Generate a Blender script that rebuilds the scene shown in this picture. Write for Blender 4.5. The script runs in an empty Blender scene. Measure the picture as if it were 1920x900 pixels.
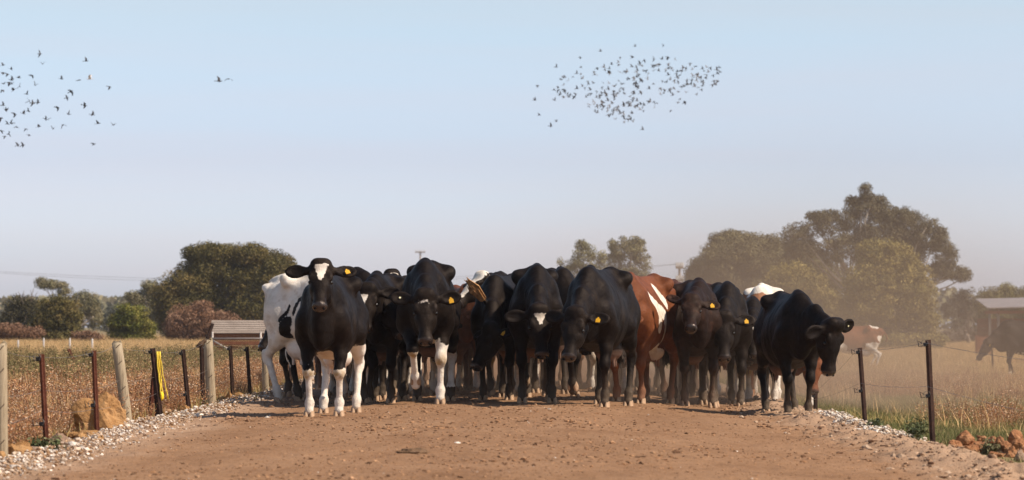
import bpy, bmesh, math, random
import numpy as np
from mathutils import Vector, Matrix

# ------------------------------------------------------------------ camera, light, exposure
S = bpy.context.scene
COL = S.collection
R = math.radians
F_PX, CX, HOR, CAM_Z = 6000.0, 960.0, 610.0, 0.84      # focal length in photo pixels, centre column, horizon row, eye height
cam_d = bpy.data.cameras.new('camera')
cam = bpy.data.objects.new('camera', cam_d)
COL.objects.link(cam)
cam.location = (0, 0, CAM_Z)
cam.rotation_euler = (R(90), 0, 0)
cam_d.sensor_width = 36
cam_d.lens = 36 * F_PX / 1920
cam_d.shift_y = (HOR - 450) / 1920
cam_d.clip_start = 0.5
cam_d.clip_end = 6000
cam_d.dof.use_dof = True
cam_d.dof.focus_distance = 34.5
cam_d.dof.aperture_fstop = 5.0
S.camera = cam

SUN_ELEV, SUN_AZ = 47.0, -20.0       # azimuth measured from +X (image right); negative swings it towards the camera
sd = Vector((math.cos(R(SUN_ELEV)) * math.cos(R(SUN_AZ)), math.cos(R(SUN_ELEV)) * math.sin(R(SUN_AZ)), math.sin(R(SUN_ELEV))))
sun_d = bpy.data.lights.new('sun', 'SUN')
sun = bpy.data.objects.new('sun', sun_d)
COL.objects.link(sun)
sun.rotation_euler = sd.to_track_quat('Z', 'Y').to_euler()
sun_d.energy = 5.0
sun_d.angle = R(0.5)
sun_d.color = (1.0, 0.88, 0.74)

W = bpy.data.worlds.new('World')
S.world = W
W.use_nodes = True
wn, wl = W.node_tree.nodes, W.node_tree.links
wn.clear()
sky = wn.new('ShaderNodeTexSky')
sky.sky_type = 'NISHITA'
sky.sun_disc = False
sky.sun_elevation = R(SUN_ELEV)
sky.sun_rotation = R(90 - SUN_AZ)
sky.altitude = 100
sky.air_density = 1.0
sky.dust_density = 1.4
sky.ozone_density = 2.0
wbg = wn.new('ShaderNodeBackground')
wbg.inputs['Strength'].default_value = 0.085
wout = wn.new('ShaderNodeOutputWorld')
# the low band of the sky is a paler lavender than a clean-air sky: tint by height above the horizon, all the way round
wtc = wn.new('ShaderNodeTexCoord')
wsep = wn.new('ShaderNodeSeparateXYZ')
wl.new(wtc.outputs['Generated'], wsep.inputs[0])
wramp = wn.new('ShaderNodeValToRGB')
_e = wramp.color_ramp.elements
_e[0].position = 0.0
_e[0].color = (2.293, 2.234, 2.846, 1)
_e[1].position = 0.029
_e[1].color = (1.99, 2.02, 2.58, 1)
for _p, _c in ((0.052, (1.66, 1.61, 2.00)), (0.10, (1.752, 1.635, 1.646)), (0.22, (1.623, 1.529, 1.435)), (0.60, (1.0, 1.0, 1.0))):
    _n = _e.new(_p); _n.color = (*_c, 1)
wl.new(wsep.outputs['Z'], wramp.inputs[0])
wmul = wn.new('ShaderNodeMix')
wmul.data_type = 'RGBA'
wmul.blend_type = 'MULTIPLY'
wmul.inputs['Factor'].default_value = 1.0
wl.new(sky.outputs[0], wmul.inputs['A'])
wl.new(wramp.outputs[0], wmul.inputs['B'])
wmap = wn.new('ShaderNodeMapping')
wmap.inputs['Scale'].default_value = (2.2, 2.2, 34)
wl.new(wtc.outputs['Generated'], wmap.inputs[0])
wnz = wn.new('ShaderNodeTexNoise')                     # faint smoky bands lying in the air
wnz.inputs['Scale'].default_value = 1.6
wnz.inputs['Detail'].default_value = 3
wl.new(wmap.outputs[0], wnz.inputs['Vector'])
wsm = wn.new('ShaderNodeValToRGB')
wsm.color_ramp.elements[0].position = 0.40
wsm.color_ramp.elements[0].color = (0.985, 1.0, 1.015, 1)
wsm.color_ramp.elements[1].position = 0.66
wsm.color_ramp.elements[1].color = (1.035, 0.975, 0.97, 1)
wl.new(wnz.outputs['Fac'], wsm.inputs[0])
wm2 = wn.new('ShaderNodeMix')
wm2.data_type = 'RGBA'
wm2.blend_type = 'MULTIPLY'
wm2.inputs['Factor'].default_value = 1.0
wl.new(wmul.outputs['Result'], wm2.inputs['A'])
wl.new(wsm.outputs[0], wm2.inputs['B'])
wl.new(wm2.outputs['Result'], wbg.inputs['Color'])
wl.new(wbg.outputs[0], wout.inputs['Surface'])

S.view_settings.view_transform = 'Standard'
S.view_settings.look = 'None'
S.view_settings.exposure = 0.32
S.view_settings.gamma = 1
S.render.engine = 'CYCLES'
S.cycles.use_denoising = True
S.cycles.max_bounces = 8
S.cycles.diffuse_bounces = 3
S.cycles.glossy_bounces = 2
S.cycles.transmission_bounces = 2
S.cycles.volume_bounces = 0
S.cycles.transparent_max_bounces = 8
S.cycles.caustics_reflective = False
S.cycles.caustics_refractive = False

rng = np.random.default_rng(11)
random.seed(11)

# ------------------------------------------------------------------ helpers
def ground_z(x, y):
    """Height of the crowned dirt track (|x| < 3.3) and of the fields either side; numpy friendly."""
    x = np.asarray(x, float); y = np.asarray(y, float)
    crown = np.where(x > 0.2, -0.15, -0.05) * (1 - np.exp(-((x - 0.2) / 2.1) ** 2))
    sl = np.clip((np.abs(x) - 3.3) / 1.2, 0, 1)
    sl = sl * sl * (3 - 2 * sl)
    far = np.clip((y - 30) / 50, 0, 1)
    drop = np.where(x > 0, -0.08 - 0.32 * far, -0.03 - 0.10 * far)
    return crown + sl * drop

def at(px, y):
    """World x of photo column px at distance y."""
    return (px - CX) / F_PX * y

def pz(py, y):
    """World z of photo row py at distance y."""
    return CAM_Z - (py - HOR) / F_PX * y

def tag(o, label=None, cat=None, group=None, kind=None):
    if label: o['label'] = label
    if cat: o['category'] = cat
    if group: o['group'] = group
    if kind: o['kind'] = kind
    return o

def link(name, me, mat=None, parent=None, smooth=False):
    if mat is not None and len(me.materials) == 0:
        me.materials.append(mat)
    if smooth:
        me.polygons.foreach_set('use_smooth', np.ones(len(me.polygons), bool))
    o = bpy.data.objects.new(name, me)
    COL.objects.link(o)
    if parent is not None: o.parent = parent
    return o

def empty(name, loc=(0, 0, 0), rz=0):
    o = bpy.data.objects.new(name, None)
    o.empty_display_size = 0.2
    o.location = loc
    o.rotation_euler = (0, 0, rz)
    COL.objects.link(o)
    return o

def np_mesh(name, v, faces):
    """Mesh from an (n,3) array and an (m,k) int array of equal-sized faces."""
    me = bpy.data.meshes.new(name)
    v = np.asarray(v, np.float32); faces = np.asarray(faces, np.int32)
    m, k = faces.shape
    me.vertices.add(len(v)); me.vertices.foreach_set('co', v.ravel())
    me.loops.add(m * k); me.loops.foreach_set('vertex_index', faces.ravel())
    me.polygons.add(m)
    me.polygons.foreach_set('loop_start', np.arange(0, m * k, k, dtype=np.int32))
    me.polygons.foreach_set('loop_total', np.full(m, k, np.int32))
    me.update(calc_edges=True)
    return me

def fattr(me, name, arr):
    a = me.attributes.new(name, 'FLOAT', 'POINT')
    a.data.foreach_set('value', np.asarray(arr, np.float32))

def tube_bm(bm, pts, radii, seg=8, cap=True):
    pts = [Vector(p) for p in pts]
    rings = []
    n = len(pts)
    ref = Vector((0, 0, 1))
    if abs((pts[-1] - pts[0]).normalized().dot(ref)) > 0.95: ref = Vector((1, 0, 0))
    for i, p in enumerate(pts):
        d = (pts[min(i + 1, n - 1)] - pts[max(i - 1, 0)]).normalized()
        s = d.cross(ref).normalized(); u = s.cross(d)
        r = radii[i] if hasattr(radii, '__len__') else radii
        rings.append([bm.verts.new(p + (s * math.cos(a) + u * math.sin(a)) * r) for a in [2 * math.pi * k / seg for k in range(seg)]])
    for a, b in zip(rings, rings[1:]):
        for k in range(seg):
            bm.faces.new((a[k], a[(k + 1) % seg], b[(k + 1) % seg], b[k]))
    if cap:
        bm.faces.new(rings[0][::-1]); bm.faces.new(rings[-1])

def box_bm(bm, c, size, rot=None, bev=0.0):
    m = Matrix.Translation(c) @ (rot.to_4x4() if rot else Matrix()) @ Matrix.Diagonal((*size, 1))
    g = bmesh.ops.create_cube(bm, size=1, matrix=m)
    if bev:
        es = list({e for v in g['verts'] for e in v.link_edges})
        bmesh.ops.bevel(bm, geom=es, offset=bev, segments=1, affect='EDGES')

def bm_obj(name, bm, mat, parent=None, smooth=False):
    bmesh.ops.recalc_face_normals(bm, faces=bm.faces)
    me = bpy.data.meshes.new(name)
    bm.to_mesh(me); bm.free()
    return link(name, me, mat, parent, smooth)

def copy_tree(o, parent=None):
    c = o.copy(); COL.objects.link(c); c.parent = parent
    for ch in o.children: copy_tree(ch, c)
    return c

class N:
    """Small node-graph writer for one material."""
    def __init__(s, name, rough=0.8, spec=0.3):
        s.m = bpy.data.materials.new(name); s.m.use_nodes = True
        s.t = s.m.node_tree; s.n = s.t.nodes; s.l = s.t.links
        s.b = s.n['Principled BSDF']
        s.b.inputs['Roughness'].default_value = rough
        s.b.inputs['Specular IOR Level'].default_value = spec
        s.tc = s.n.new('ShaderNodeTexCoord')
    def put(s, sock, v):
        if isinstance(v, bpy.types.NodeSocket): s.l.new(v, sock)
        elif v is not None: sock.default_value = v
    def noise(s, scale, detail=4, rough=0.55, vec=None, stretch=None):
        n = s.n.new('ShaderNodeTexNoise')
        n.inputs['Scale'].default_value = scale; n.inputs['Detail'].default_value = detail; n.inputs['Roughness'].default_value = rough
        v = vec or s.tc.outputs['Object']
        if stretch:
            mp = s.n.new('ShaderNodeMapping'); mp.inputs['Scale'].default_value = stretch
            s.l.new(v, mp.inputs[0]); v = mp.outputs[0]
        s.l.new(v, n.inputs['Vector'])
        return n.outputs['Fac']
    def attr(s, name):
        n = s.n.new('ShaderNodeAttribute'); n.attribute_name = name
        return n.outputs['Fac']
    def ramp(s, fac, stops):
        n = s.n.new('ShaderNodeValToRGB'); e = n.color_ramp.elements
        while len(e) < len(stops): e.new(0.5)
        for el, (p, c) in zip(e, stops):
            el.position = p; el.color = c if len(c) == 4 else (*c, 1)
        s.l.new(fac, n.inputs[0])
        return n.outputs[0]
    def math(s, op, a, b=0.0, clamp=False):
        n = s.n.new('ShaderNodeMath'); n.operation = op; n.use_clamp = clamp
        s.put(n.inputs[0], a); s.put(n.inputs[1], b)
        return n.outputs[0]
    def step(s, x, lo, hi):
        n = s.n.new('ShaderNodeMapRange'); n.interpolation_type = 'SMOOTHSTEP'
        s.put(n.inputs['Value'], x); n.inputs['From Min'].default_value = lo; n.inputs['From Max'].default_value = hi
        return n.outputs[0]
    def mix(s, f, a, b, mode='MIX'):
        n = s.n.new('ShaderNodeMix'); n.data_type = 'RGBA'; n.blend_type = mode
        s.put(n.inputs['Factor'], f)
        s.put(n.inputs['A'], (*a, 1) if isinstance(a, tuple) and len(a) == 3 else a)
        s.put(n.inputs['B'], (*b, 1) if isinstance(b, tuple) and len(b) == 3 else b)
        return n.outputs['Result']
    def color(s, v): s.put(s.b.inputs['Base Color'], (*v, 1) if isinstance(v, tuple) and len(v) == 3 else v); return s
    def bump(s, h, strength=0.3, dist=0.02):
        n = s.n.new('ShaderNodeBump'); n.inputs['Strength'].default_value = strength; n.inputs['Distance'].default_value = dist
        s.l.new(h, n.inputs['Height']); s.l.new(n.outputs[0], s.b.inputs['Normal']); return s
    def rnd(s):
        n = s.n.new('ShaderNodeObjectInfo'); return n.outputs['Random']

def plain(name, c, rough=0.7, spec=0.3, var=0.25, scale=6, metal=0.0, bump=0.0):
    m = N(name, rough, spec)
    f = m.noise(scale)
    m.color(m.ramp(f, [(0.3, tuple(x * (1 - var) for x in c)), (0.7, tuple(min(1, x * (1 + var)) for x in c))]))
    m.b.inputs['Metallic'].default_value = metal
    if bump: m.bump(m.noise(scale * 4), bump)
    return m.m

def col_attr_mat(name, rough=0.8, spec=0.2, trans=0.0):
    """Material whose colour is the mesh's own 'col' attribute (the real colour of each leaf or stone)."""
    m = N(name, rough, spec)
    a = m.n.new('ShaderNodeAttribute'); a.attribute_name = 'col'
    m.color(a.outputs['Color'])
    return m
# ------------------------------------------------------------------ cattle: one continuous skin per animal, polygonised from a smooth distance field
class Field:
    def __init__(s, lo, hi, h):
        s.h = h; s.lo = np.array(lo, np.float32)
        s.n = np.ceil((np.array(hi) - s.lo) / h).astype(int) + 1
        s.f = np.full(s.n, 1.0, np.float32)
        s.ax = [s.lo[i] + h * np.arange(s.n[i], dtype=np.float32) for i in range(3)]
    def _sub(s, lo, hi, m):
        sl = []
        for i in range(3):
            a = max(0, int((lo[i] - m - s.lo[i]) / s.h)); b = min(s.n[i], int((hi[i] + m - s.lo[i]) / s.h) + 2)
            sl.append(slice(a, max(a, b)))
        return tuple(sl), s.ax[0][sl[0]][:, None, None], s.ax[1][sl[1]][None, :, None], s.ax[2][sl[2]][None, None, :]
    def add(s, fn, lo, hi, k=0.05, cut=False):
        sl, X, Y, Z = s._sub(lo, hi, k + 3 * s.h)
        if min(x.stop - x.start for x in sl) <= 0: return
        d = fn(X, Y, Z); a = s.f[sl]
        if cut: d = -d; hh = np.maximum(k - np.abs(a - d), 0) / k; s.f[sl] = np.maximum(a, d) + hh * hh * k * 0.25
        else: hh = np.maximum(k - np.abs(a - d), 0) / k; s.f[sl] = np.minimum(a, d) - hh * hh * k * 0.25
    def cap(s, a, b, ra, rb, k=0.05):
        a = np.array(a, np.float32); b = np.array(b, np.float32); d = b - a; L2 = float(d @ d) + 1e-9; r = max(ra, rb)
        def fn(X, Y, Z):
            x, y, z = X - a[0], Y - a[1], Z - a[2]
            t = np.clip((x * d[0] + y * d[1] + z * d[2]) / L2, 0, 1)
            return np.sqrt((x - t * d[0]) ** 2 + (y - t * d[1]) ** 2 + (z - t * d[2]) ** 2) - (ra + (rb - ra) * t)
        s.add(fn, np.minimum(a, b) - r, np.maximum(a, b) + r, k)
    def ecap(s, a, b, side, r0, r1, k=0.05, e=2.0):
        a = np.array(a, np.float32); b = np.array(b, np.float32); d = b - a; L = float(np.linalg.norm(d)); n = d / L
        sd_ = np.array(side, np.float32); sd_ = sd_ - n * (sd_ @ n); sd_ /= np.linalg.norm(sd_); u = np.cross(n, sd_)
        r = max(*r0, *r1)
        def fn(X, Y, Z):
            x, y, z = X - a[0], Y - a[1], Z - a[2]
            q = x * n[0] + y * n[1] + z * n[2]; t = np.clip(q / L, 0, 1); qn = q - t * L
            w = r0[0] + (r1[0] - r0[0]) * t; h = r0[1] + (r1[1] - r0[1]) * t; m = np.minimum(w, h)
            qs = np.abs(x * sd_[0] + y * sd_[1] + z * sd_[2]) / w; qu = np.abs(x * u[0] + y * u[1] + z * u[2]) / h; qn = np.abs(qn) / m
            kk = np.sqrt(qs * qs + qu * qu + qn * qn) if e == 2.0 else (qs ** e + qu ** e + qn ** e) ** (1 / e)
            return (kk - 1) * m
        s.add(fn, np.minimum(a, b) - r, np.maximum(a, b) + r, k)
    def ell(s, c, ax, r, k=0.05, cut=False):
        c = np.array(c, np.float32); A = np.array(ax, np.float32); r = np.array(r, np.float32)
        def fn(X, Y, Z):
            x, y, z = X - c[0], Y - c[1], Z - c[2]
            q = [(x * A[i][0] + y * A[i][1] + z * A[i][2]) / r[i] for i in range(3)]
            k0 = np.sqrt(q[0] ** 2 + q[1] ** 2 + q[2] ** 2); k1 = np.sqrt((q[0] / r[0]) ** 2 + (q[1] / r[1]) ** 2 + (q[2] / r[2]) ** 2) + 1e-6
            return k0 * (k0 - 1) / k1
        ext = np.sqrt(sum((A[i] * r[i]) ** 2 for i in range(3)))
        s.add(fn, c - ext, c + ext, k, cut)
    def mesh(s):
        f = s.f; neg = f < 0
        c = [neg[i:f.shape[0] - 1 + i, j:f.shape[1] - 1 + j, k:f.shape[2] - 1 + k] for i in (0, 1) for j in (0, 1) for k in (0, 1)]
        cnt = sum(x.astype(np.int8) for x in c)
        act = (cnt > 0) & (cnt < 8)
        idx = np.argwhere(act)
        num = np.full(act.shape, -1, np.int32); num[act] = np.arange(len(idx))
        off = np.array([(i, j, k) for i in (0, 1) for j in (0, 1) for k in (0, 1)])
        val = np.stack([f[idx[:, 0] + o[0], idx[:, 1] + o[1], idx[:, 2] + o[2]] for o in off], 1)
        acc = np.zeros((len(idx), 3), np.float32); w = np.zeros(len(idx), np.float32)
        for i in range(8):
            for j in range(i + 1, 8):
                if np.abs(off[i] - off[j]).sum() != 1: continue
                a, b = val[:, i], val[:, j]; m = (a < 0) != (b < 0)
                t = np.where(m, a / np.where(m, a - b, 1), 0)
                acc += np.where(m[:, None], off[i] + t[:, None] * (off[j] - off[i]), 0); w += m
        v = s.lo + s.h * (idx + acc / w[:, None])
        quads = []
        for ax in range(3):
            o1, o2 = (ax + 1) % 3, (ax + 2) % 3
            n0 = np.take(neg, range(0, f.shape[ax] - 1), ax); n1 = np.take(neg, range(1, f.shape[ax]), ax)
            ch = np.argwhere(n0 != n1)
            ok = (ch[:, o1] > 0) & (ch[:, o2] > 0) & (ch[:, o1] < f.shape[o1] - 1) & (ch[:, o2] < f.shape[o2] - 1)
            ch = ch[ok]
            def cell(d1, d2):
                q = ch.copy(); q[:, o1] -= d1; q[:, o2] -= d2
                return num[q[:, 0], q[:, 1], q[:, 2]]
            Q = np.stack([cell(1, 1), cell(0, 1), cell(0, 0), cell(1, 0)], 1)
            flip = ~neg[ch[:, 0], ch[:, 1], ch[:, 2]]
            Q[flip] = Q[flip][:, ::-1]
            quads.append(Q)
        return v, np.concatenate(quads)

TX = np.array([-0.90, -0.84, -0.72, -0.52, -0.38, -0.20, 0.02, 0.24, 0.44, 0.60, 0.74, 0.86, 0.94])
TTOP = np.array([1.30, 1.37, 1.41, 1.425, 1.43, 1.415, 1.40, 1.40, 1.415, 1.435, 1.385, 1.27, 1.15])
TBOT = np.array([1.10, 0.98, 0.86, 0.76, 0.70, 0.62, 0.575, 0.58, 0.63, 0.675, 0.72, 0.79, 0.86])
TW = np.array([0.06, 0.12, 0.175, 0.215, 0.235, 0.275, 0.320, 0.328, 0.285, 0.230, 0.185, 0.130, 0.070]) * np.array([1, .95, .92, .90, .90, .88, .86, .86, .87, .90, .92, .95, 1])

def rotv(yaw, pitch, roll=0):
    """Head axes: f points down the face to the muzzle, u out of the forehead, s to the animal's left. yaw about z, pitch downwards."""
    f = np.array((math.cos(pitch) * math.cos(yaw), math.cos(pitch) * math.sin(yaw), -math.sin(pitch)))
    u = np.array((math.sin(pitch) * math.cos(yaw), math.sin(pitch) * math.sin(yaw), math.cos(pitch)))
    s = np.cross(u, f)
    c, n = math.cos(roll), math.sin(roll)
    return f, u * c + s * n, s * c - u * n

def ik(A, B, l1, l2, bend):
    """Joint between A and B in the xz plane; bend = +1 forwards, -1 backwards."""
    A = np.array(A, float); B = np.array(B, float); d = B - A; L = min(float(np.hypot(d[0], d[2])), (l1 + l2) * 0.9995)
    c = (l1 * l1 + L * L - l2 * l2) / (2 * l1 * L); a = math.acos(max(-1, min(1, c)))
    base = math.atan2(d[2], d[0])
    ang = base + a * bend
    return np.array((A[0] + l1 * math.cos(ang), (A[1] * 0.5 + B[1] * 0.5), A[2] + l1 * math.sin(ang)))

def sin_noise(v, sc, seed):
    r = np.random.default_rng(seed); o = np.zeros(len(v))
    for i in range(7):
        k = r.normal(size=3) * sc * (1 + 0.5 * i); o += np.sin(v @ k + r.uniform(0, 6.3)) / (1 + 0.5 * i)
    return o * 0.35

def make_hoof_mesh():
    bm = bmesh.new()
    for sgn in (-1, 1):
        prof = [(0.0, 1.0, 0.0), (0.035, 0.93, -0.012), (0.07, 0.80, -0.028), (0.088, 0.6, -0.036)]
        rings = []
        for z, sc, dx in prof:
            ring = []
            for k in range(9):
                a = math.pi * 2 * k / 9
                x = 0.058 * math.cos(a); y = 0.029 * math.sin(a)
                if x > 0: y *= 1 - 0.28 * (x / 0.058)
                ring.append(bm.verts.new(((x * sc) + dx + 0.01, y * sc + sgn * (0.030 - 0.004 * (x > 0.03)), z)))
            rings.append(ring)
        for a, b in zip(rings, rings[1:]):
            for k in range(9): bm.faces.new((a[k], a[(k + 1) % 9], b[(k + 1) % 9], b[k]))
        bm.faces.new(rings[0][::-1]); bm.faces.new(rings[-1])
    me = bpy.data.meshes.new('hoof'); bmesh.ops.recalc_face_normals(bm, faces=bm.faces); bm.to_mesh(me); bm.free()
    me.polygons.foreach_set('use_smooth', np.ones(len(me.polygons), bool))
    return me

def make_tag_mesh():
    bm = bmesh.new()
    p = [(-.034, -.042), (.034, -.042), (.034, .014), (.012, .03), (.010, .046), (-.010, .046), (-.012, .03), (-.034, .014)]
    t = [bm.verts.new((x, y, .0025)) for x, y in p]; b = [bm.verts.new((x, y, -.0025)) for x, y in p]
    bm.faces.new(t); bm.faces.new(b[::-1])
    for i in range(len(p)): bm.faces.new((t[i], b[i], b[(i + 1) % len(p)], t[(i + 1) % len(p)]))
    bmesh.ops.recalc_face_normals(bm, faces=bm.faces)
    me = bpy.data.meshes.new('ear_tag'); bm.to_mesh(me); bm.free(); return me

def make_ball(name, r, seg=10):
    bm = bmesh.new(); bmesh.ops.create_uvsphere(bm, u_segments=seg, v_segments=seg // 2 + 2, radius=r)
    me = bpy.data.meshes.new(name); bm.to_mesh(me); bm.free()
    me.polygons.foreach_set('use_smooth', np.ones(len(me.polygons), bool)); return me

def make_disc(name, r, t):
    bm = bmesh.new(); bmesh.ops.create_cone(bm, segments=12, radius1=r, radius2=r * .85, depth=t, cap_ends=True)
    me = bpy.data.meshes.new(name); bm.to_mesh(me); bm.free(); return me

HOOF, TAG_ME, EYE_ME, BUTTON_ME = make_hoof_mesh(), make_tag_mesh(), make_ball('eye', 0.022), make_disc('button_tag', 0.016, 0.006)

def coat(name, dark, mid, warm):
    m = N(name, 0.6, 0.13)
    n1 = m.noise(2.6, 3); n2 = m.noise(16, 5, 0.6); hair = m.noise(90, 3, 0.7, stretch=(0.25, 1, 0.6))
    base = m.ramp(m.math('ADD', m.math('MULTIPLY', n1, 0.6), m.math('MULTIPLY', n2, 0.4)), [(0.36, dark), (0.56, mid), (0.74, warm)])
    base = m.mix(m.math('MULTIPLY', m.step(m.noise(3.3, 6, .7), .45, .75), .10), base, (.17, .115, .075))
    edge = m.math('ADD', m.attr('white'), m.math('MULTIPLY', m.math('SUBTRACT', m.noise(34, 3), 0.5), 0.045))
    wm = m.step(edge, -0.004, 0.006)
    wc = m.ramp(m.noise(5, 4), [(0.3, (0.60, 0.52, 0.42)), (0.6, (0.76, 0.69, 0.60))])
    wc = m.mix(m.math('MULTIPLY', m.attr('stain'), m.step(m.noise(9, 4), 0.30, 0.52)), wc, (0.36, 0.235, 0.095))
    wc = m.mix(m.math('MULTIPLY', m.step(m.noise(13, 5), .46, .70), .45), wc, (.42, .30, .20))
    c = m.mix(wm, base, wc)
    c = m.mix(m.attr('dust'), c, (0.30, 0.22, 0.15))
    pk = m.attr('pink')
    c = m.mix(pk, c, (0.50, 0.30, 0.22))
    nose = m.attr('nose')
    c = m.mix(nose, c, (0.028, 0.021, 0.019))
    m.color(c)
    m.put(m.b.inputs['Roughness'], m.math('SUBTRACT', m.math('ADD', 0.55, m.math('MULTIPLY', wm, 0.2)), m.math('MULTIPLY', nose, 0.33)))
    m.put(m.b.inputs['Specular IOR Level'], m.math('ADD', 0.11, m.math('MULTIPLY', nose, 0.5)))
    m.b.inputs['Sheen Weight'].default_value = 0.0
    m.b.inputs['Specular Tint'].default_value = (1.0, 0.82, 0.72, 1)
    m.b.inputs['Sheen Roughness'].default_value = 0.45
    m.bump(m.math('ADD', m.math('MULTIPLY', hair, 0.35), m.math('MULTIPLY', m.noise(7, 5, .6), 1.8)), 0.5, 0.024)
    return m.m

M_COAT = {
    'black': coat('black_hide', (0.0048, 0.0034, 0.0029), (0.0080, 0.0054, 0.0044), (0.020, 0.0120, 0.0088)),
    'brownblack': coat('brownish_black_hide', (0.0085, 0.0055, 0.0045), (0.018, 0.0092, 0.0066), (0.046, 0.019, 0.011)),
    'brown': coat('dark_brown_hide', (0.009, 0.0055, 0.0045), (0.020, 0.0098, 0.0068), (0.075, 0.030, 0.016)),
    'red': coat('red_hide', (0.090, 0.028, 0.011), (0.165, 0.052, 0.020), (0.24, 0.084, 0.035)),
    'darkred': coat('dark_red_hide', (0.035, 0.013, 0.008), (0.065, 0.022, 0.012), (0.11, 0.038, 0.020)),
    'tan': coat('tan_hide', (0.20, 0.090, 0.045), (0.29, 0.135, 0.070), (0.36, 0.18, 0.10)),
}
M_HOOF = plain('hoof_horn', (0.36, 0.235, 0.145), 0.8, 0.25, 0.3, 14, bump=0.2)
M_EYE = plain('dark_eye', (0.006, 0.004, 0.004), 0.2, 0.4, 0.1)
M_NOSTRIL_SHADE = plain('nostril_shade', (0.003, 0.002, 0.002), 0.7, 0.1, 0.1)  # near-black colour paints in the shade of the nostril cavity
NOSTRIL_ME = make_ball('nostril', 0.016)
M_TAG = plain('yellow_tag_plastic', (0.66, 0.34, 0.012), 0.45, 0.4, 0.12, 40)
M_WTAG = plain('cream_tag_plastic', (0.86, 0.82, 0.50), 0.45, 0.4, 0.05)
M_SWITCH = plain('tail_hair', (0.40, 0.21, 0.085), 0.7, 0.2, 0.4, 30)
M_SWITCH_D = plain('dark_tail_hair', (0.030, 0.020, 0.014), 0.7, 0.2, 0.4, 30)

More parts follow.
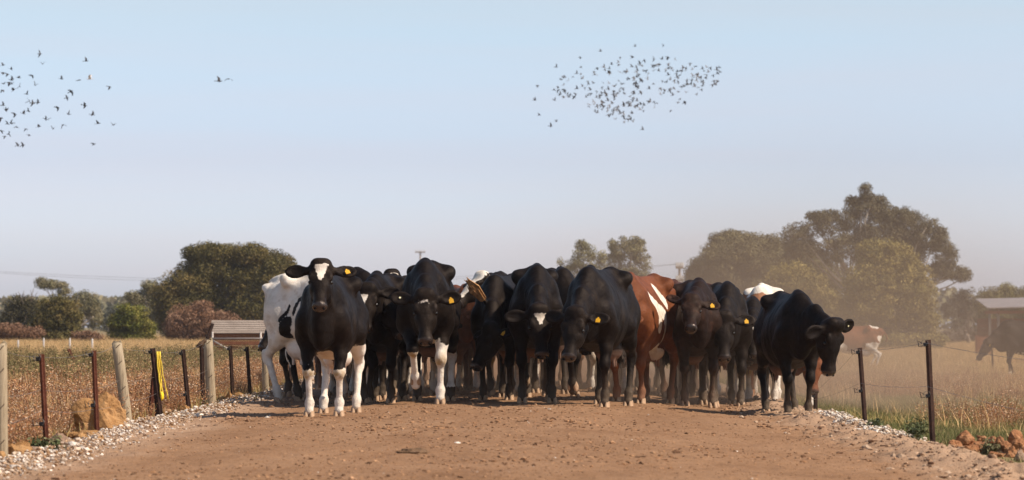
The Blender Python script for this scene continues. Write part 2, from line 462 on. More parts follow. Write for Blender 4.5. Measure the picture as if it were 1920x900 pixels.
def cow(spec):
    g = spec.get
    sc, yaw = g('sc', 1.0), R(g('yaw', 0))
    h = g('h', 0.02)
    ang = -math.pi / 2 + yaw
    ca, sa = math.cos(ang), math.sin(ang)
    fy = spec['Y']; fx = at(spec['px'], fy)
    ref = g('ref', 0.60)                                  # local x of the feet whose column is px: +0.6 front, -0.6 hind
    ox, oy = fx - ca * ref * sc, fy - sa * ref * sc
    oz = float(ground_z(ox, oy)) + g('dz', 0)
    def to_world(p): return np.array((ox + sc * (ca * p[0] - sa * p[1]), oy + sc * (sa * p[0] + ca * p[1]), oz + sc * p[2]))
    def to_local(w):
        dx, dy = (w[0] - ox) / sc, (w[1] - oy) / sc
        return np.array((ca * dx + sa * dy, -sa * dx + ca * dy, (w[2] - oz) / sc))
    NB = np.array((0.66, 0.0, 1.13))
    NL = g('neck', 0.70)
    if g('poll'):                                         # poll of the head given by its column and row in the photo
        Yp = to_world(NB)[1] - 0.4
        for _ in range(12):
            wpt = np.array((at(spec['poll'][0], Yp), Yp, pz(spec['poll'][1], Yp)))
            nbw = to_world(NB)
            q = (NL * sc) ** 2 - (wpt[0] - nbw[0]) ** 2 - (wpt[2] - nbw[2]) ** 2
            Yp = nbw[1] - g('near', 1) * math.sqrt(max(q, 0.0025))
        P = to_local(wpt)
        dP = P - NB; P = NB + dP / np.linalg.norm(dP) * min(np.linalg.norm(dP), NL * 1.35)
    else:
        P = np.array(g('pl', (1.22, 0, 1.42)))
    hy = R(g('hy', 0)) - yaw                              # head yaw given against the camera axis: 0 looks at the camera, + to image right
    hf, hu, hs = rotv(R(g('hy', 0)) - yaw, R(g('hp', 55)), R(g('hr', 0)))
    k = g('hs', 1.0)
    def H(f, u, s=0): return P + k * (hf * f + hu * u + hs * s)
    er_ = random.Random(spec['label']); dflt = (er_.uniform(-.10, .22), er_.uniform(-.10, .22), er_.uniform(-.15, .25), er_.uniform(-.15, .25))
    def ear_axes(s):                                       # ear direction and the way its hollow faces; 'ear' = droop of the left, right ear
        e_ = g('ear', dflt); dr = e_[0 if s > 0 else 1]; tw = dflt[2 if s > 0 else 3]
        ed = hs * s - hu * .12 - hf * (.10 - dr); ed /= np.linalg.norm(ed)
        en = hu + hf * tw; en = en - ed * (en @ ed); return ed, en / np.linalg.norm(en)
    ys = max(0.5, abs(P[1]) + 0.45)
    lo = np.array((-1.06, -ys, -0.10)); hi = np.array((max(1.05, P[0] + 0.75), ys, max(1.58, P[2] + 0.25)))
    if g('tail'):
        tl = np.array(spec['tail']); lo = np.minimum(lo, tl.min(0) - 0.1); hi = np.maximum(hi, tl.max(0) + 0.1)
    fd = Field(lo, hi, h / sc)
    # trunk
    fat = g('fat', 1.0); bel = g('belly', 0.0)
    def torso(X, Y, Z):
        x = np.clip(X, TX[0], TX[-1])
        top = np.interp(x, TX, TTOP).astype(np.float32); bot = np.interp(x, TX, TBOT).astype(np.float32) - bel * np.exp(-((x - 0.05) / 0.4) ** 2)
        w = (np.interp(x, TX, TW) * (1 + (fat - 1) * np.exp(-((x - 0.1) / 0.45) ** 2))).astype(np.float32)
        zc = bot + (top - bot) * 0.46; dz = Z - zc; hh = np.where(dz > 0, top - zc, zc - bot)
        t = np.abs(dz) / hh; yy = np.abs(Y) / w; ex = np.abs(X - x) / 0.06
        e = np.where(dz > 0, 1.62, 2.25)
        kk = (t ** e + yy ** e + ex ** e) ** (1 / e)
        rib = np.cos((X + 0.28 * Z) * (6.283 / 0.105)) * 0.0030 * np.exp(-((X - 0.22) / 0.26) ** 4) * np.exp(-((Z - 1.05) / 0.26) ** 4)
        return ((kk - 1) * np.minimum(w, hh) + rib).astype(np.float32)
    fd.add(torso, (-0.97, -0.5, 0.45), (1.0, 0.5, 1.5), 0.05)
    I3 = np.eye(3)
    for a, b, ra, rb in [((-0.86, 0, 1.345), (-0.45, 0, 1.405), .032, .03), ((-0.45, 0, 1.405), (0.3, 0, 1.385), .03, .03), ((0.3, 0, 1.385), (0.56, 0, 1.425), .03, .030), ((0.56, 0, 1.425), (0.72, 0, 1.36), .030, .045)]:
        fd.cap(a, b, ra, rb, 0.06)
    for s in (-1, 1):
        fd.cap((-0.44, s * .185, 1.360), (-0.36, s * .195, 1.320), .040, .044, 0.14)              # hook bone
        fd.cap((-0.40, s * .20, 1.365), (-0.48, 0, 1.40), .030, .03, 0.09)
        fd.cap((-0.86, s * .115, 1.27), (-0.80, s * .125, 1.25), .045, .05, 0.07)              # pin bone
        fd.ell((-0.14, s * .27, 1.27), I3, (.12, .045, .07), 0.14, cut=True)                   # hollow of the flank
        fd.ell((0.57, s * .148, 1.03), rotv(0, R(-65))[0:1] + rotv(0, R(-65))[1:2] + (np.array((0, 1., 0)),), (.27, .13, .065), 0.14)   # shoulder blade
        fd.ell((-0.60, s * .135, 1.02), I3, (.22, .115, .27), 0.10)                               # thigh
        fd.cap((-0.58, s * .15, 1.0), (-0.36, s * .185, .86), .145, .10, 0.08)
    fd.ell((0.82, 0, 0.81), I3, (.13, .075, .14), 0.09)                                           # brisket
    fd.ecap((0.86, 0, 0.93), NB * 0.55 + P * 0.45 + np.array((0, 0, -.17)), (0, 1, 0), (.045, .10), (.03, .06), 0.08)   # dewlap
    # neck
    nd = (P - NB) / np.linalg.norm(P - NB)
    end = P + k * (hf * 0.07 - hu * 0.09)
    mid = (NB + end) / 2 + np.array((0, 0, 0.02))
    side = np.cross((0, 0, 1), nd); side = side / (np.linalg.norm(side) + 1e-9)
    fd.ecap(NB + np.array((-.02, 0, -.01)), mid, side, (.130, .29), (.098, .19), 0.09)
    fd.ecap(mid, end, side, (.098, .19), (.085, .125), 0.07)
    for q in range(4):                                                                         # loose skin folding where neck meets shoulder
        c0 = NB + (mid - NB) * (.15 + .22 * q); w_ = .130 - .009 * q; n2 = np.cross(nd, side)
        for s in (-1, 1): fd.cap(c0 + side * s * w_ * .98 + n2 * .10, c0 + side * s * w_ * .80 - n2 * .16 + nd * .05, .016, .020, 0.035)
    # head
    S3 = hs
    fd.ecap(H(.05, -.09), H(.23, -.095), S3, (k * .108, k * .090), (k * .106, k * .096), 0.03, 2.5)
    fd.ecap(H(.20, -.085), H(.435, -.060), S3, (k * .080, k * .084), (k * .056, k * .058), 0.045, 2.3)
    fd.ell(H(.468, -.062), (hf, hs, hu), (k * .054, k * .073, k * .060), 0.05)
    fd.ell(H(.44, -.112), (hf, hs, hu), (k * .055, k * .052, k * .032), 0.03)
    fd.cap(H(.00, -.035, -.04), H(.00, -.035, .04), k * .062, k * .062, 0.05)
    for s in (-1, 1):
        fd.cap(H(.11, -.185, s * .064), H(.32, -.125, s * .042), k * .048, k * .032, 0.05)
        fd.ell(H(.150, -.022, s * .094), (hf, hs, hu), (k * .050, k * .030, k * .026), 0.03)
        fd.ell(H(.195, -.058, s * .120), (hf, hs, hu), (k * .034, k * .022, k * .022), 0.015, cut=True)
        fd.ell(H(.522, -.040, s * .046), (hf, hs, hu), (k * .028, k * .018, k * .022), 0.012, cut=True)
        # ear
        ed, en = ear_axes(s); ew = np.cross(en, ed)
        eb = H(.045, -.085, s * .092)
        fd.cap(eb, eb + k * ed * .09, k * .036, k * .032, 0.04)
        fd.ell(eb + k * ed * .155, (ed, ew, en), (k * .112, k * .076, k * .026), 0.03)
        fd.ell(eb + k * ed * .160 + k * en * .030, (ed, ew, en), (k * .088, k * .054, k * .030), 0.012, cut=True)
    # legs
    feet, hoofs = [], []
    dx = g('dx', (0.05, -0.08, 0.10, -0.10)); lift = g('lift', (0, 0, 0, 0)); dy = g('dy', (0, 0, 0, 0))
    for i, (fx0, fy0, front) in enumerate([(0.60, 0.155, 1), (0.60, -0.155, 1), (-0.60, 0.165, 0), (-0.60, -0.165, 0)]):
        s = 1 if fy0 > 0 else -1
        fxx = fx0 + dx[i]; fyy = fy0 + dy[i]
        wpt = to_world((fxx, fyy, 0)); gz = (float(ground_z(wpt[0], wpt[1])) - oz) / sc + g('dz', 0)
        z0 = gz + lift[i]
        if lift[i] > 0: fet = np.array((fxx - 0.03, fyy, z0 + 0.16)); hd = np.array((-0.35, 0, -0.94))
        else: fet = np.array((fxx - 0.055, fyy, z0 + 0.155)); hd = np.array((0.34, 0, -0.94))
        hoof_top = fet + hd * 0.085
        if front:
            E = np.array((0.55, s * .178, 0.82))
            K = ik(E, fet, 0.37, 0.34, 1 if lift[i] > 0 else 0.55)
            K[1] = fyy * 0.85 + s * .03
            fd.cap((0.72, s * .145, 1.0), (0.62, s * .165, .88), .098, .095, 0.07)
            fd.cap((0.66, s * .155, .95), E, .115, .100, 0.07)
            fd.cap(E, (E * .45 + K * .55), .102, .060, 0.06)
            fd.cap((E * .45 + K * .55), K, .058, .052, 0.04)
            fd.ell(K + np.array((.012, 0, 0)), I3, (.056, .050, .072), 0.04)
            fd.cap(K, fet, .036, .030, 0.03)
        else:
            St = np.array((-0.37, s * .18, 0.84))
            K = ik(St, fet, 0.50, 0.42, -1)
            K[1] = fyy * 0.9 + s * .02
            fd.cap(St, St * .5 + K * .5, .105, .070, 0.07)
            fd.cap((-0.62, s * .16, .90), St * .4 + K * .6, .12, .06, 0.07)
            fd.cap(St * .5 + K * .5, K, .072, .050, 0.05)
            fd.cap(K + np.array((-.035, 0, .03)), K + np.array((.0, 0, -.06)), .036, .048, 0.04)
            fd.cap(K, fet, .041, .032, 0.03)
        fd.ell(fet, I3, (.046, .044, .046), 0.035)
        fd.cap(fet, hoof_top, .037, .045, 0.03)
        feet.append((K, fet, hoof_top)); hoofs.append((hoof_top, z0, lift[i] > 0))
    # udder and tail
    if g('udder', 1):
        fd.ell((-0.36, 0, .60), I3, (.20, .15, .125), 0.06)
        for tx, ty in ((-.28, .07), (-.28, -.07), (-.43, .06), (-.43, -.06)): fd.cap((tx, ty, .52), (tx, ty * 1.1, .43), .020, .015, 0.02)
    tp = g('tail') or [(-.90, 0, 1.33), (-.965, 0, 1.18), (-.975, 0.01, .95), (-.965, 0.02, .68)]
    tp = [np.array(p, float) for p in tp]
    rr = np.linspace(.036, .020, len(tp))
    for a, b, r0, r1 in zip(tp, tp[1:], rr, rr[1:]): fd.cap(a, b, max(r0, h * .9), max(r1, h * .9), 0.02)
    v, q = fd.mesh()
    # coat markings
    seed = abs(hash(spec['label'])) % 1000 if False else sum(map(ord, spec['label'])) % 1000
    hv = np.stack([(v - P) @ hf, (v - P) @ hs, (v - P) @ hu], 1) / k
    nz = sin_noise(v, 9.0, seed)
    w = np.full(len(v), -0.3)
    headness = (hv[:, 0] > 0.02) & (hv[:, 0] < 0.6) & (np.abs(hv[:, 1]) < .13) & (hv[:, 2] < .09) & (hv[:, 2] > -.24)
    for p in g('white', []):
        kind = p[0]
        if kind == 'all': d = np.full(len(v), 0.3)
        elif kind in ('b', 'xb'):
            c, r = np.array(p[1]), np.array(p[2]); kk = np.linalg.norm((v - c) / r, axis=1); d = (1 - kk) * min(r) + nz * 0.06 * (p[3] if len(p) > 3 else 1)
        elif kind in ('h', 'xh'):
            c, r = np.array(p[1]), np.array(p[2]); kk = np.linalg.norm((hv - c) / r, axis=1)
            d = (1 - kk) * min(r) + nz * 0.02
        elif kind == 'blaze':      # wedge on the forehead, wide at the top: f0, f1, half widths, sideways shift
            f0, f1, w0, w1, sh = p[1:6]
            t = np.clip((hv[:, 0] - f0) / (f1 - f0), 0, 1)
            d = np.minimum(np.minimum(hv[:, 0] - f0, f1 - hv[:, 0]), (w0 + (w1 - w0) * t) - np.abs(hv[:, 1] - sh)) + nz * .008
            d = np.where(headness & (hv[:, 2] > -.10), d, -.2)
        elif kind == 'leg':
            K, fet, ht = feet[p[1]]; near = (np.abs(v[:, 1] - fet[1]) < .15) & (np.abs(v[:, 0] - fet[0] - .03) < (.30 if p[1] < 2 else .34))
            d = np.where(near, np.minimum(p[2] - v[:, 2], .1) + nz * .05, -.3)
            if len(p) > 3: d = np.minimum(d, np.where(near, v[:, 2] - p[3], .3))
        elif kind in ('c', 'xc'):  # streak on one flank between two (x, z) points
            A_, B_ = np.array(p[1]), np.array(p[2]); q_ = v[:, [0, 2]] - A_; dd_ = B_ - A_; t = np.clip((q_ @ dd_) / (dd_ @ dd_), 0, 1)
            d = p[3] - np.linalg.norm(q_ - t[:, None] * dd_, axis=1) + nz * .015; d = np.where(v[:, 1] > .03, d, -.3) if len(p) < 5 else np.where(v[:, 1] < .03, d, -.3)
        elif kind == 'below':
            d = np.minimum(p[1] - v[:, 2], .2) + nz * .07
        elif kind == 'xfront':
            d = v[:, 0] - p[1] + nz * .08
        w = np.minimum(w, -d) if kind[0] == 'x' else np.maximum(w, d)
    me = np_mesh('cow_body', v, q)
    fattr(me, 'white', w)
    nose = np.clip((hv[:, 0] - .455 + .12 * np.clip(hv[:, 2] + .03, -1, .1)) / .02, 0, 1) * headness
    fattr(me, 'nose', nose * (1 - g('pinknose', 0)))
    zz = v[:, 2]
    pink = np.where((np.abs(v[:, 0] + .36) < .24) & (np.abs(v[:, 1]) < .17) & (zz < .60) & (zz > .40), np.clip((.62 - zz) / .1, 0, 1), 0) * g('pink', 0.35)
    pink = pink + nose * g('pinknose', 0)
    fattr(me, 'pink', pink)
    legz = np.clip((0.42 - zz) / 0.42, 0, 1)
    fattr(me, 'dust', np.clip(g('dust', 0.22) + .08, 0, 1) * legz ** 1.3)
    st = np.zeros(len(v))
    for K, fet, ht in feet[:2]: st += np.exp(-(((v - K - np.array((.04, 0, -.03))) / (.07, .07, .07)) ** 2).sum(1))
    fattr(me, 'stain', np.clip(st * 1.1, 0, 1))
    root = empty('cow', (ox, oy, oz), ang)
    root.scale = (sc, sc, sc)
    tag(root, spec['label'], 'cow', g('group', 'dairy cattle walking along the track'))
    link('body', me, M_COAT[g('coat', 'black')], root, True)
    for (ht, z0, up) in hoofs:
        o = link('hoof', HOOF, M_HOOF, root)
        if up:
            o.rotation_euler = (0, R(75), 0); o.location = ht + np.array((-.02, 0, .03))
        else: o.location = (ht[0] - .012 + .03, ht[1], z0 - .006)
    if g('eyes', 1):
        for s in (-1, 1):
            o = link('eye', EYE_ME, M_EYE, root); o.location = H(.195, -.058, s * .102); o.scale = (k * .9,) * 3
            o = link('nostril', NOSTRIL_ME, M_NOSTRIL_SHADE, root); o.location = H(.507, -.038, s * .043); o.scale = (k * .8, k * .75, k * .8)
    for side_, kind in g('tags', []):
        s = 1 if side_ == 'L' else -1
        ed, en = ear_axes(s)
        pos = H(.045, -.085, s * .092) + k * ed * (.15 if kind == 'yellow' else .16) + k * en * (.030 if kind == 'yellow' else 0.012)
        if kind == 'yellow':
            o = link('ear_tag', TAG_ME, M_TAG, root)
            up = np.array((0, 0, 1.0)); up = up - en * (up @ en)
            if np.linalg.norm(up) < .2: up = -hf
            up /= np.linalg.norm(up); rt = np.cross(up, en)
            tl = R(er_.uniform(-24, 24)); rt2 = rt * math.cos(tl) + up * math.sin(tl); up2 = up * math.cos(tl) - rt * math.sin(tl)
            pos = pos - up2 * 0.03 + en * 0.008
        else:
            o = link('button_tag', BUTTON_ME, M_WTAG, root)
            rt2 = ed; up2 = np.cross(en, ed)
        m = Matrix.Identity(4)
        for c, a in enumerate((rt2, up2, en)):
            for r_ in range(3): m[r_][c] = a[r_]
        m.translation = Vector(pos)
        m = m @ Matrix.Diagonal((.66, .66, 1, 1))
        o.matrix_local = m
    if g('switch', 1):
        bm = bmesh.new(); e = tp[-1]; d = tp[-1] - tp[-2]; d = d / np.linalg.norm(d)
        rs = random.Random(seed)
        L = g('switch_len', .26)
        for i in range(34):
            o1 = np.array([rs.gauss(0, .012) for _ in range(3)]); o2 = np.array([rs.gauss(0, .016) for _ in range(3)])
            grav = np.zeros(3)
            pts = [e + o1 - d * .03, e + d * L * .5 + o1 * 1.5 + o2 + grav * .3, e + d * L * rs.uniform(.6, 1.1) + o2 * 1.2 + grav]
            tube_bm(bm, pts, [.014, .013, .003], 4)
        bm_obj('tail_switch', bm, M_SWITCH if g('switch') == 'tan' else M_SWITCH_D, root)
    return root
# ------------------------------------------------------------------ ground, track
def vnoise(x, y, sc, seed):
    r = np.random.default_rng(seed).random((256, 256)).astype(np.float32)
    x = np.asarray(x) * sc + 37.7; y = np.asarray(y) * sc + 91.3
    xi = np.floor(x).astype(int); yi = np.floor(y).astype(int); fx = x - xi; fy = y - yi
    fx = fx * fx * (3 - 2 * fx); fy = fy * fy * (3 - 2 * fy)
    a = r[xi & 255, yi & 255]; b = r[(xi + 1) & 255, yi & 255]; c = r[xi & 255, (yi + 1) & 255]; d = r[(xi + 1) & 255, (yi + 1) & 255]
    return (a * (1 - fx) + b * fx) * (1 - fy) + (c * (1 - fx) + d * fx) * fy - 0.5

def grid_faces(nx, ny):
    i = np.arange(nx - 1)[:, None] * ny + np.arange(ny - 1)[None, :]
    return np.stack([i, i + ny, i + ny + 1, i + 1], -1).reshape(-1, 4)

def track_rough(x, y):
    edge = np.clip((np.abs(x + 0.05) - 2.3) / 0.9, 0, 1)
    amp = 0.45 + 1.0 * edge * np.where(x > 0, 2.0, 0.8)
    z = vnoise(x, y * 0.5, 1.1, 1) * .035 + vnoise(x, y, 4.5, 2) * .022 * amp + vnoise(x, y, 13, 3) * .024 * amp + vnoise(x, y, 21, 4) * .022 * amp
    return z - 0.004 * amp

gx = np.concatenate([-np.geomspace(1400, 8, 30), np.linspace(-7.5, 7.5, 61), np.geomspace(8, 1400, 30)])
gy = np.concatenate([np.linspace(-15, 14, 12), np.geomspace(15, 1500, 120)])
X, Y = np.meshgrid(gx, gy, indexing='ij')
Z = ground_z(X, Y) + (vnoise(X, Y, 0.6, 5) * 0.05) * (np.abs(X) > 3.6) - 0.09 * (np.abs(X) < 3.45)
me = np_mesh('ground', np.stack([X, Y, Z], -1).reshape(-1, 3), grid_faces(len(gx), len(gy)))
m = N('field_soil', 0.95, 0.1)
far = m.step(m.noise(0.05, 4), .4, .6)
c1 = m.ramp(m.noise(1.7, 6), [(.3, (.15, .095, .045)), (.5, (.24, .165, .075)), (.7, (.30, .215, .11))])
m.color(m.mix(far, c1, m.ramp(m.noise(2.2, 6), [(.3, (.10, .095, .035)), (.7, (.27, .19, .09))])))
m.bump(m.noise(18, 5), .5, .03)
tag(link('ground', me, m.m, None, True), kind='structure')

tx = np.concatenate([np.linspace(-3.75, 3.75, 230)])
ty = np.concatenate([np.linspace(12, 16, 20, endpoint=False), np.geomspace(16, 40, 620), np.linspace(40.1, 140, 200)])
X, Y = np.meshgrid(tx, ty, indexing='ij')
def track_z(X, Y):
    X, Y = np.asarray(X, float), np.asarray(Y, float)
    wob = vnoise(Y, X * 0 + 3, .8, 8) * .22
    e = np.clip((np.abs(X) - 3.30 + np.where(X > 0, -wob, wob)) / .38, 0, 1)
    bank = np.where((X > 2.2), .05, 0.0) * np.exp(-((X - 2.95) / .35) ** 2) * (1.1 + 1.4 * vnoise(X, Y, .9, 9) + 1.0 * vnoise(X, Y, 2.6, 10))
    return ground_z(X, Y) + track_rough(X, Y) * (1 - .5 * e) + .02 - e * e * .16 + bank
Z = track_z(X, Y)
me = np_mesh('dirt_track', np.stack([X, Y, Z], -1).reshape(-1, 3), grid_faces(len(tx), len(ty)))
m = N('dry_dirt', 0.93, 0.12)
a = m.noise(1.1, 6, .6, stretch=(1, .45, 1)); b = m.noise(14, 6, .65); c = m.noise(60, 4, .6)
base = m.ramp(m.math('ADD', m.math('MULTIPLY', a, .55), m.math('MULTIPLY', b, .45)), [(.34, (.185, .096, .048)), (.48, (.255, .141, .074)), (.62, (.30, .173, .095)), (.74, (.36, .228, .134))])
base = m.mix(m.math('MULTIPLY', m.step(m.noise(38, 5, .7, stretch=(1, .4, 1)), .54, .68), .6), base, (.14, .065, .028))
base = m.mix(m.math('MULTIPLY', m.step(m.noise(85, 2), .70, .76), .5), base, (.60, .45, .33))
sepx = m.n.new('ShaderNodeSeparateXYZ'); m.l.new(m.tc.outputs['Object'], sepx.inputs[0])
pale = m.math('MULTIPLY', m.step(m.math('ADD', m.math('ABSOLUTE', sepx.outputs['X']), m.math('MULTIPLY', m.noise(.9, 4), .9)), 2.75, 3.45), .55)
base = m.mix(pale, base, (.41, .285, .195))
m.color(base)
m.bump(m.math('ADD', m.math('MULTIPLY', b, .6), m.math('MULTIPLY', c, .5)), 0.65, .03)
TRACK = tag(link('dirt_track', me, m.m, None, True), kind='structure')

# ------------------------------------------------------------------ stones and clods
def ico_arrays(sub):
    bm = bmesh.new(); bmesh.ops.create_icosphere(bm, subdivisions=sub, radius=1)
    v = np.array([x.co[:] for x in bm.verts]); f = np.array([[x.index for x in y.verts] for y in bm.faces]); bm.free()
    return v, f
ICO1 = ico_arrays(1)

def stone_mass(name, pts, sizes, mat, flat=.65, cols=None):
    v0, f0 = ICO1
    n = len(pts); V = np.repeat(v0[None], n, 0)
    V = V * (1 + rng.uniform(-.42, .38, (n, len(v0), 1)))
    V = V * np.stack([rng.uniform(.7, 1.25, n), rng.uniform(.7, 1.25, n), np.full(n, flat) * rng.uniform(.8, 1.2, n)], -1)[:, None, :]
    a = rng.uniform(0, 6.28, n); ca, sa = np.cos(a)[:, None], np.sin(a)[:, None]
    V = np.stack([V[..., 0] * ca - V[..., 1] * sa, V[..., 0] * sa + V[..., 1] * ca, V[..., 2]], -1) * sizes[:, None, None] + pts[:, None, :]
    F = (f0[None] + np.arange(n)[:, None, None] * len(v0)).reshape(-1, 3)
    me = np_mesh(name, V.reshape(-1, 3), F)
    me.polygons.foreach_set('use_smooth', np.zeros(len(me.polygons), bool))
    cc = me.color_attributes.new('col', 'FLOAT_COLOR', 'POINT')
    k = np.repeat(np.concatenate([cols, np.ones((n, 1))], 1)[:, None, :], len(v0), 1)
    cc.data.foreach_set('color', k.reshape(-1).astype(np.float32))
    return tag(link(name, me, mat), kind='stuff')

ms = col_attr_mat('stone_mix', .85, .2)
ms.bump(ms.noise(60, 4), .3, .01); M_STONE = ms.m
def palette(n, cols, var=.14):
    c = np.array(cols)[rng.integers(0, len(cols), n)] * (1 + rng.normal(0, var, (n, 1)))
    return np.clip(c, 0.004, .9)
n = 7800
yy = 17.0 * np.exp(rng.random(n) * math.log(56 / 17.0))
band = np.clip(rng.normal(-3.08, .14, n), -3.5, -2.45)
keep = (vnoise(yy, band * 0, .5, 31) + rng.normal(0, .22, n) > -.12)
yy, band = yy[keep], band[keep]
n = len(yy); mound = .07 * np.exp(-((band + 3.05) / .2) ** 2)
pts = np.stack([band, yy, track_z(band, yy) + mound * rng.random(n) * 1.1], -1)
stone_mass('white_gravel', pts, np.minimum(rng.gamma(2.2, .0030, n) + .004, .026), M_STONE, cols=palette(n, [(.58, .49, .40), (.50, .39, .29), (.64, .57, .49), (.38, .25, .155), (.30, .175, .09)]))
n = 1900
yy = rng.uniform(26.2, 32, n); xx = rng.normal(3.2, .085, n) + (yy - 29) * -.02
stone_mass('white_gravel', np.stack([xx, yy, track_z(xx, yy) + .005 + rng.random(n) * .035], -1), np.minimum(rng.gamma(2.2, .0034, n) + .005, .028), M_STONE, cols=palette(n, [(.66, .58, .48), (.56, .46, .36), (.70, .64, .56), (.42, .30, .2)]))
n = 19000
yy = 15.5 * np.exp(rng.random(n) * math.log(44 / 15.5)); xx = rng.uniform(-3.2, 3.35, n)
sz = np.minimum(rng.gamma(1.6, .0026, n) + .0025, .020) * (1 + .5 * (xx > 2.2) + .25 * (np.abs(xx) > 2.4)) * np.clip(1 + 1.6 * vnoise(xx, yy, .8, 41), .5, 2)
EARTH = [(.27, .145, .072), (.31, .17, .087), (.23, .12, .058), (.34, .195, .105), (.16, .080, .040), (.12, .060, .030), (.29, .155, .078)]
cc_ = palette(n, EARTH, .12); pale_ = np.clip((np.abs(xx) - 2.4) / .7, 0, 1)[:, None] * .7; cc_ = cc_ * (1 - pale_) + pale_ * np.array((.43, .31, .22)) * rng.uniform(.75, 1.1, (n, 1))
wh = rng.random(n) < .012 + .03 * (np.abs(xx) > 2.2); cc_[wh] = np.array((.58, .49, .40)) * rng.uniform(.8, 1.15, (int(wh.sum()), 1)); sz[wh] *= .75
stone_mass('dirt_clods', np.stack([xx, yy, track_z(xx, yy) + sz * .12], -1), sz, M_STONE, .55, cc_)
# lumps thrown up along the right-hand bank
n = 3600; yy = 18.0 * np.exp(rng.random(n) * math.log(36 / 18.0)); xx = rng.normal(3.0, .26, n); sz = np.minimum(rng.gamma(1.3, .0058, n) + .003, .042)
stone_mass('bank_clods', np.stack([xx, yy, track_z(xx, yy) + sz * .1], -1), sz, M_STONE, .6, palette(n, [(.40, .27, .175), (.35, .225, .14), (.42, .295, .20), (.30, .18, .105), (.17, .095, .055), (.24, .14, .08)], .10))

def rock(name, label, cat, x, y, size, mat, seed, group=None, z=None, sub=3, rough=.22, cuts=10):
    bm = bmesh.new(); bmesh.ops.create_icosphere(bm, subdivisions=sub, radius=1)
    v = np.array([p.co[:] for p in bm.verts]); r = np.random.default_rng(seed)
    d = np.zeros(len(v))
    for o in range(5):
        for q in range(5):
            kk = r.normal(size=3) * (1.3 * 1.9 ** o); d += np.sin(v @ kk + r.uniform(0, 6.3)) * (.42 / 1.75 ** o) * .45
    for q in range(cuts):                                  # many broken faces
        nn = r.normal(size=3); nn /= np.linalg.norm(nn); pr = v @ nn; d = np.where(pr > .62, d - (pr - .62) * .95, d)
    v = v * (1 + d[:, None] * rough * 2.0) * np.array(size)
    v[:, 2] = np.maximum(v[:, 2], -.45 * size[2])
    for p, c in zip(bm.verts, v): p.co = c
    me = bpy.data.meshes.new(name); bm.to_mesh(me); bm.free()
    o = link(name, me, mat, None, False)
    o.location = (x, y, (float(ground_z(x, y)) if z is None else z) + size[2] * .3)
    return tag(o, label, cat, group)
def clay(name, c1, c2, c3):
    m = N(name, .95, .1)
    m.color(m.ramp(m.math('ADD', m.math('MULTIPLY', m.noise(5, 6), .6), m.math('MULTIPLY', m.noise(28, 5), .4)), [(.35, c1), (.52, c2), (.7, c3)]))
    m.bump(m.noise(22, 6, .65), .9, .03); return m.m
M_CLAY = clay('orange_clay', (.22, .11, .042), (.36, .195, .08), (.45, .27, .13))
M_CLAY2 = clay('red_clay', (.20, .085, .04), (.33, .155, .072), (.40, .23, .125))
M_GREYROCK = clay('grey_brown_rock', (.20, .125, .085), (.29, .195, .135), (.36, .26, .19))
CLEAR = []
def rock_px(name, label, cat, px, py, wpx, hpx, y, mat, seed, **k):
    s = F_PX / y; CLEAR.append((at(px, y), y, wpx / s * .62 + .06)); return rock(name, label, cat, at(px, y), y, (wpx / s / 1.85, wpx / s / 2.2, hpx / s / 1.55), mat, seed, z=max(pz(py, y), float(ground_z(at(px, y), y)) + (.03 if px < 500 else -.02)), **{'rough': .34, **k})
rock_px('clay_clod', 'large orange clay lump behind the leaning wooden post', 'clay lump', 194, 820, 92, 78, 26.2, M_CLAY, 3, cuts=5, sub=4, rough=.36)
rock_px('clay_clod', 'flat orange clay lump at the foot of the large clay lump', 'clay lump', 152, 842, 64, 28, 24.0, M_CLAY, 5)
rock_px('field_rock', 'flat grey brown rock at the edge of the white gravel', 'rock', 98, 862, 52, 34, 22.3, M_GREYROCK, 7)
rock_px('clay_clod', 'pale orange clay lump beside the nearest wooden post', 'clay lump', 32, 868, 60, 36, 21.4, M_CLAY, 9)
rock_px('clay_clod', 'orange clay lump under the nearest wooden post cut by the photo edge', 'clay lump', 2, 885, 34, 26, 20.4, M_CLAY, 10)
rock_px('field_rock', 'small brown rock between the grey rock and the pale clay lump', 'rock', 62, 868, 24, 12, 21.9, M_GREYROCK, 12)
rock_px('clay_clod', 'small upright orange clod at the foot of the leaning wooden post', 'clay lump', 266, 792, 11, 19, 28.6, M_CLAY, 13)
rock_px('clay_clod', 'small rounded orange clod by the post with the yellow rope', 'clay lump', 304, 788, 12, 11, 29.8, M_CLAY, 14)
rock_px('clay_clod', 'orange clod at the foot of the steel post right of the yellow rope', 'clay lump', 346, 773, 19, 18, 31.6, M_CLAY, 15)
rock_px('clay_clod', 'orange clod just right of the weathered wooden post with the bird', 'clay lump', 413, 757, 20, 14, 35.8, M_CLAY, 16)
rock_px('clay_clod', 'upright orange clod between the two dark posts past the bird', 'clay lump', 431, 753, 13, 18, 37.0, M_CLAY, 17)
rock_px('clay_clod', 'low orange clod under the second dark post past the bird', 'clay lump', 449, 751, 20, 12, 38.3, M_CLAY, 18)
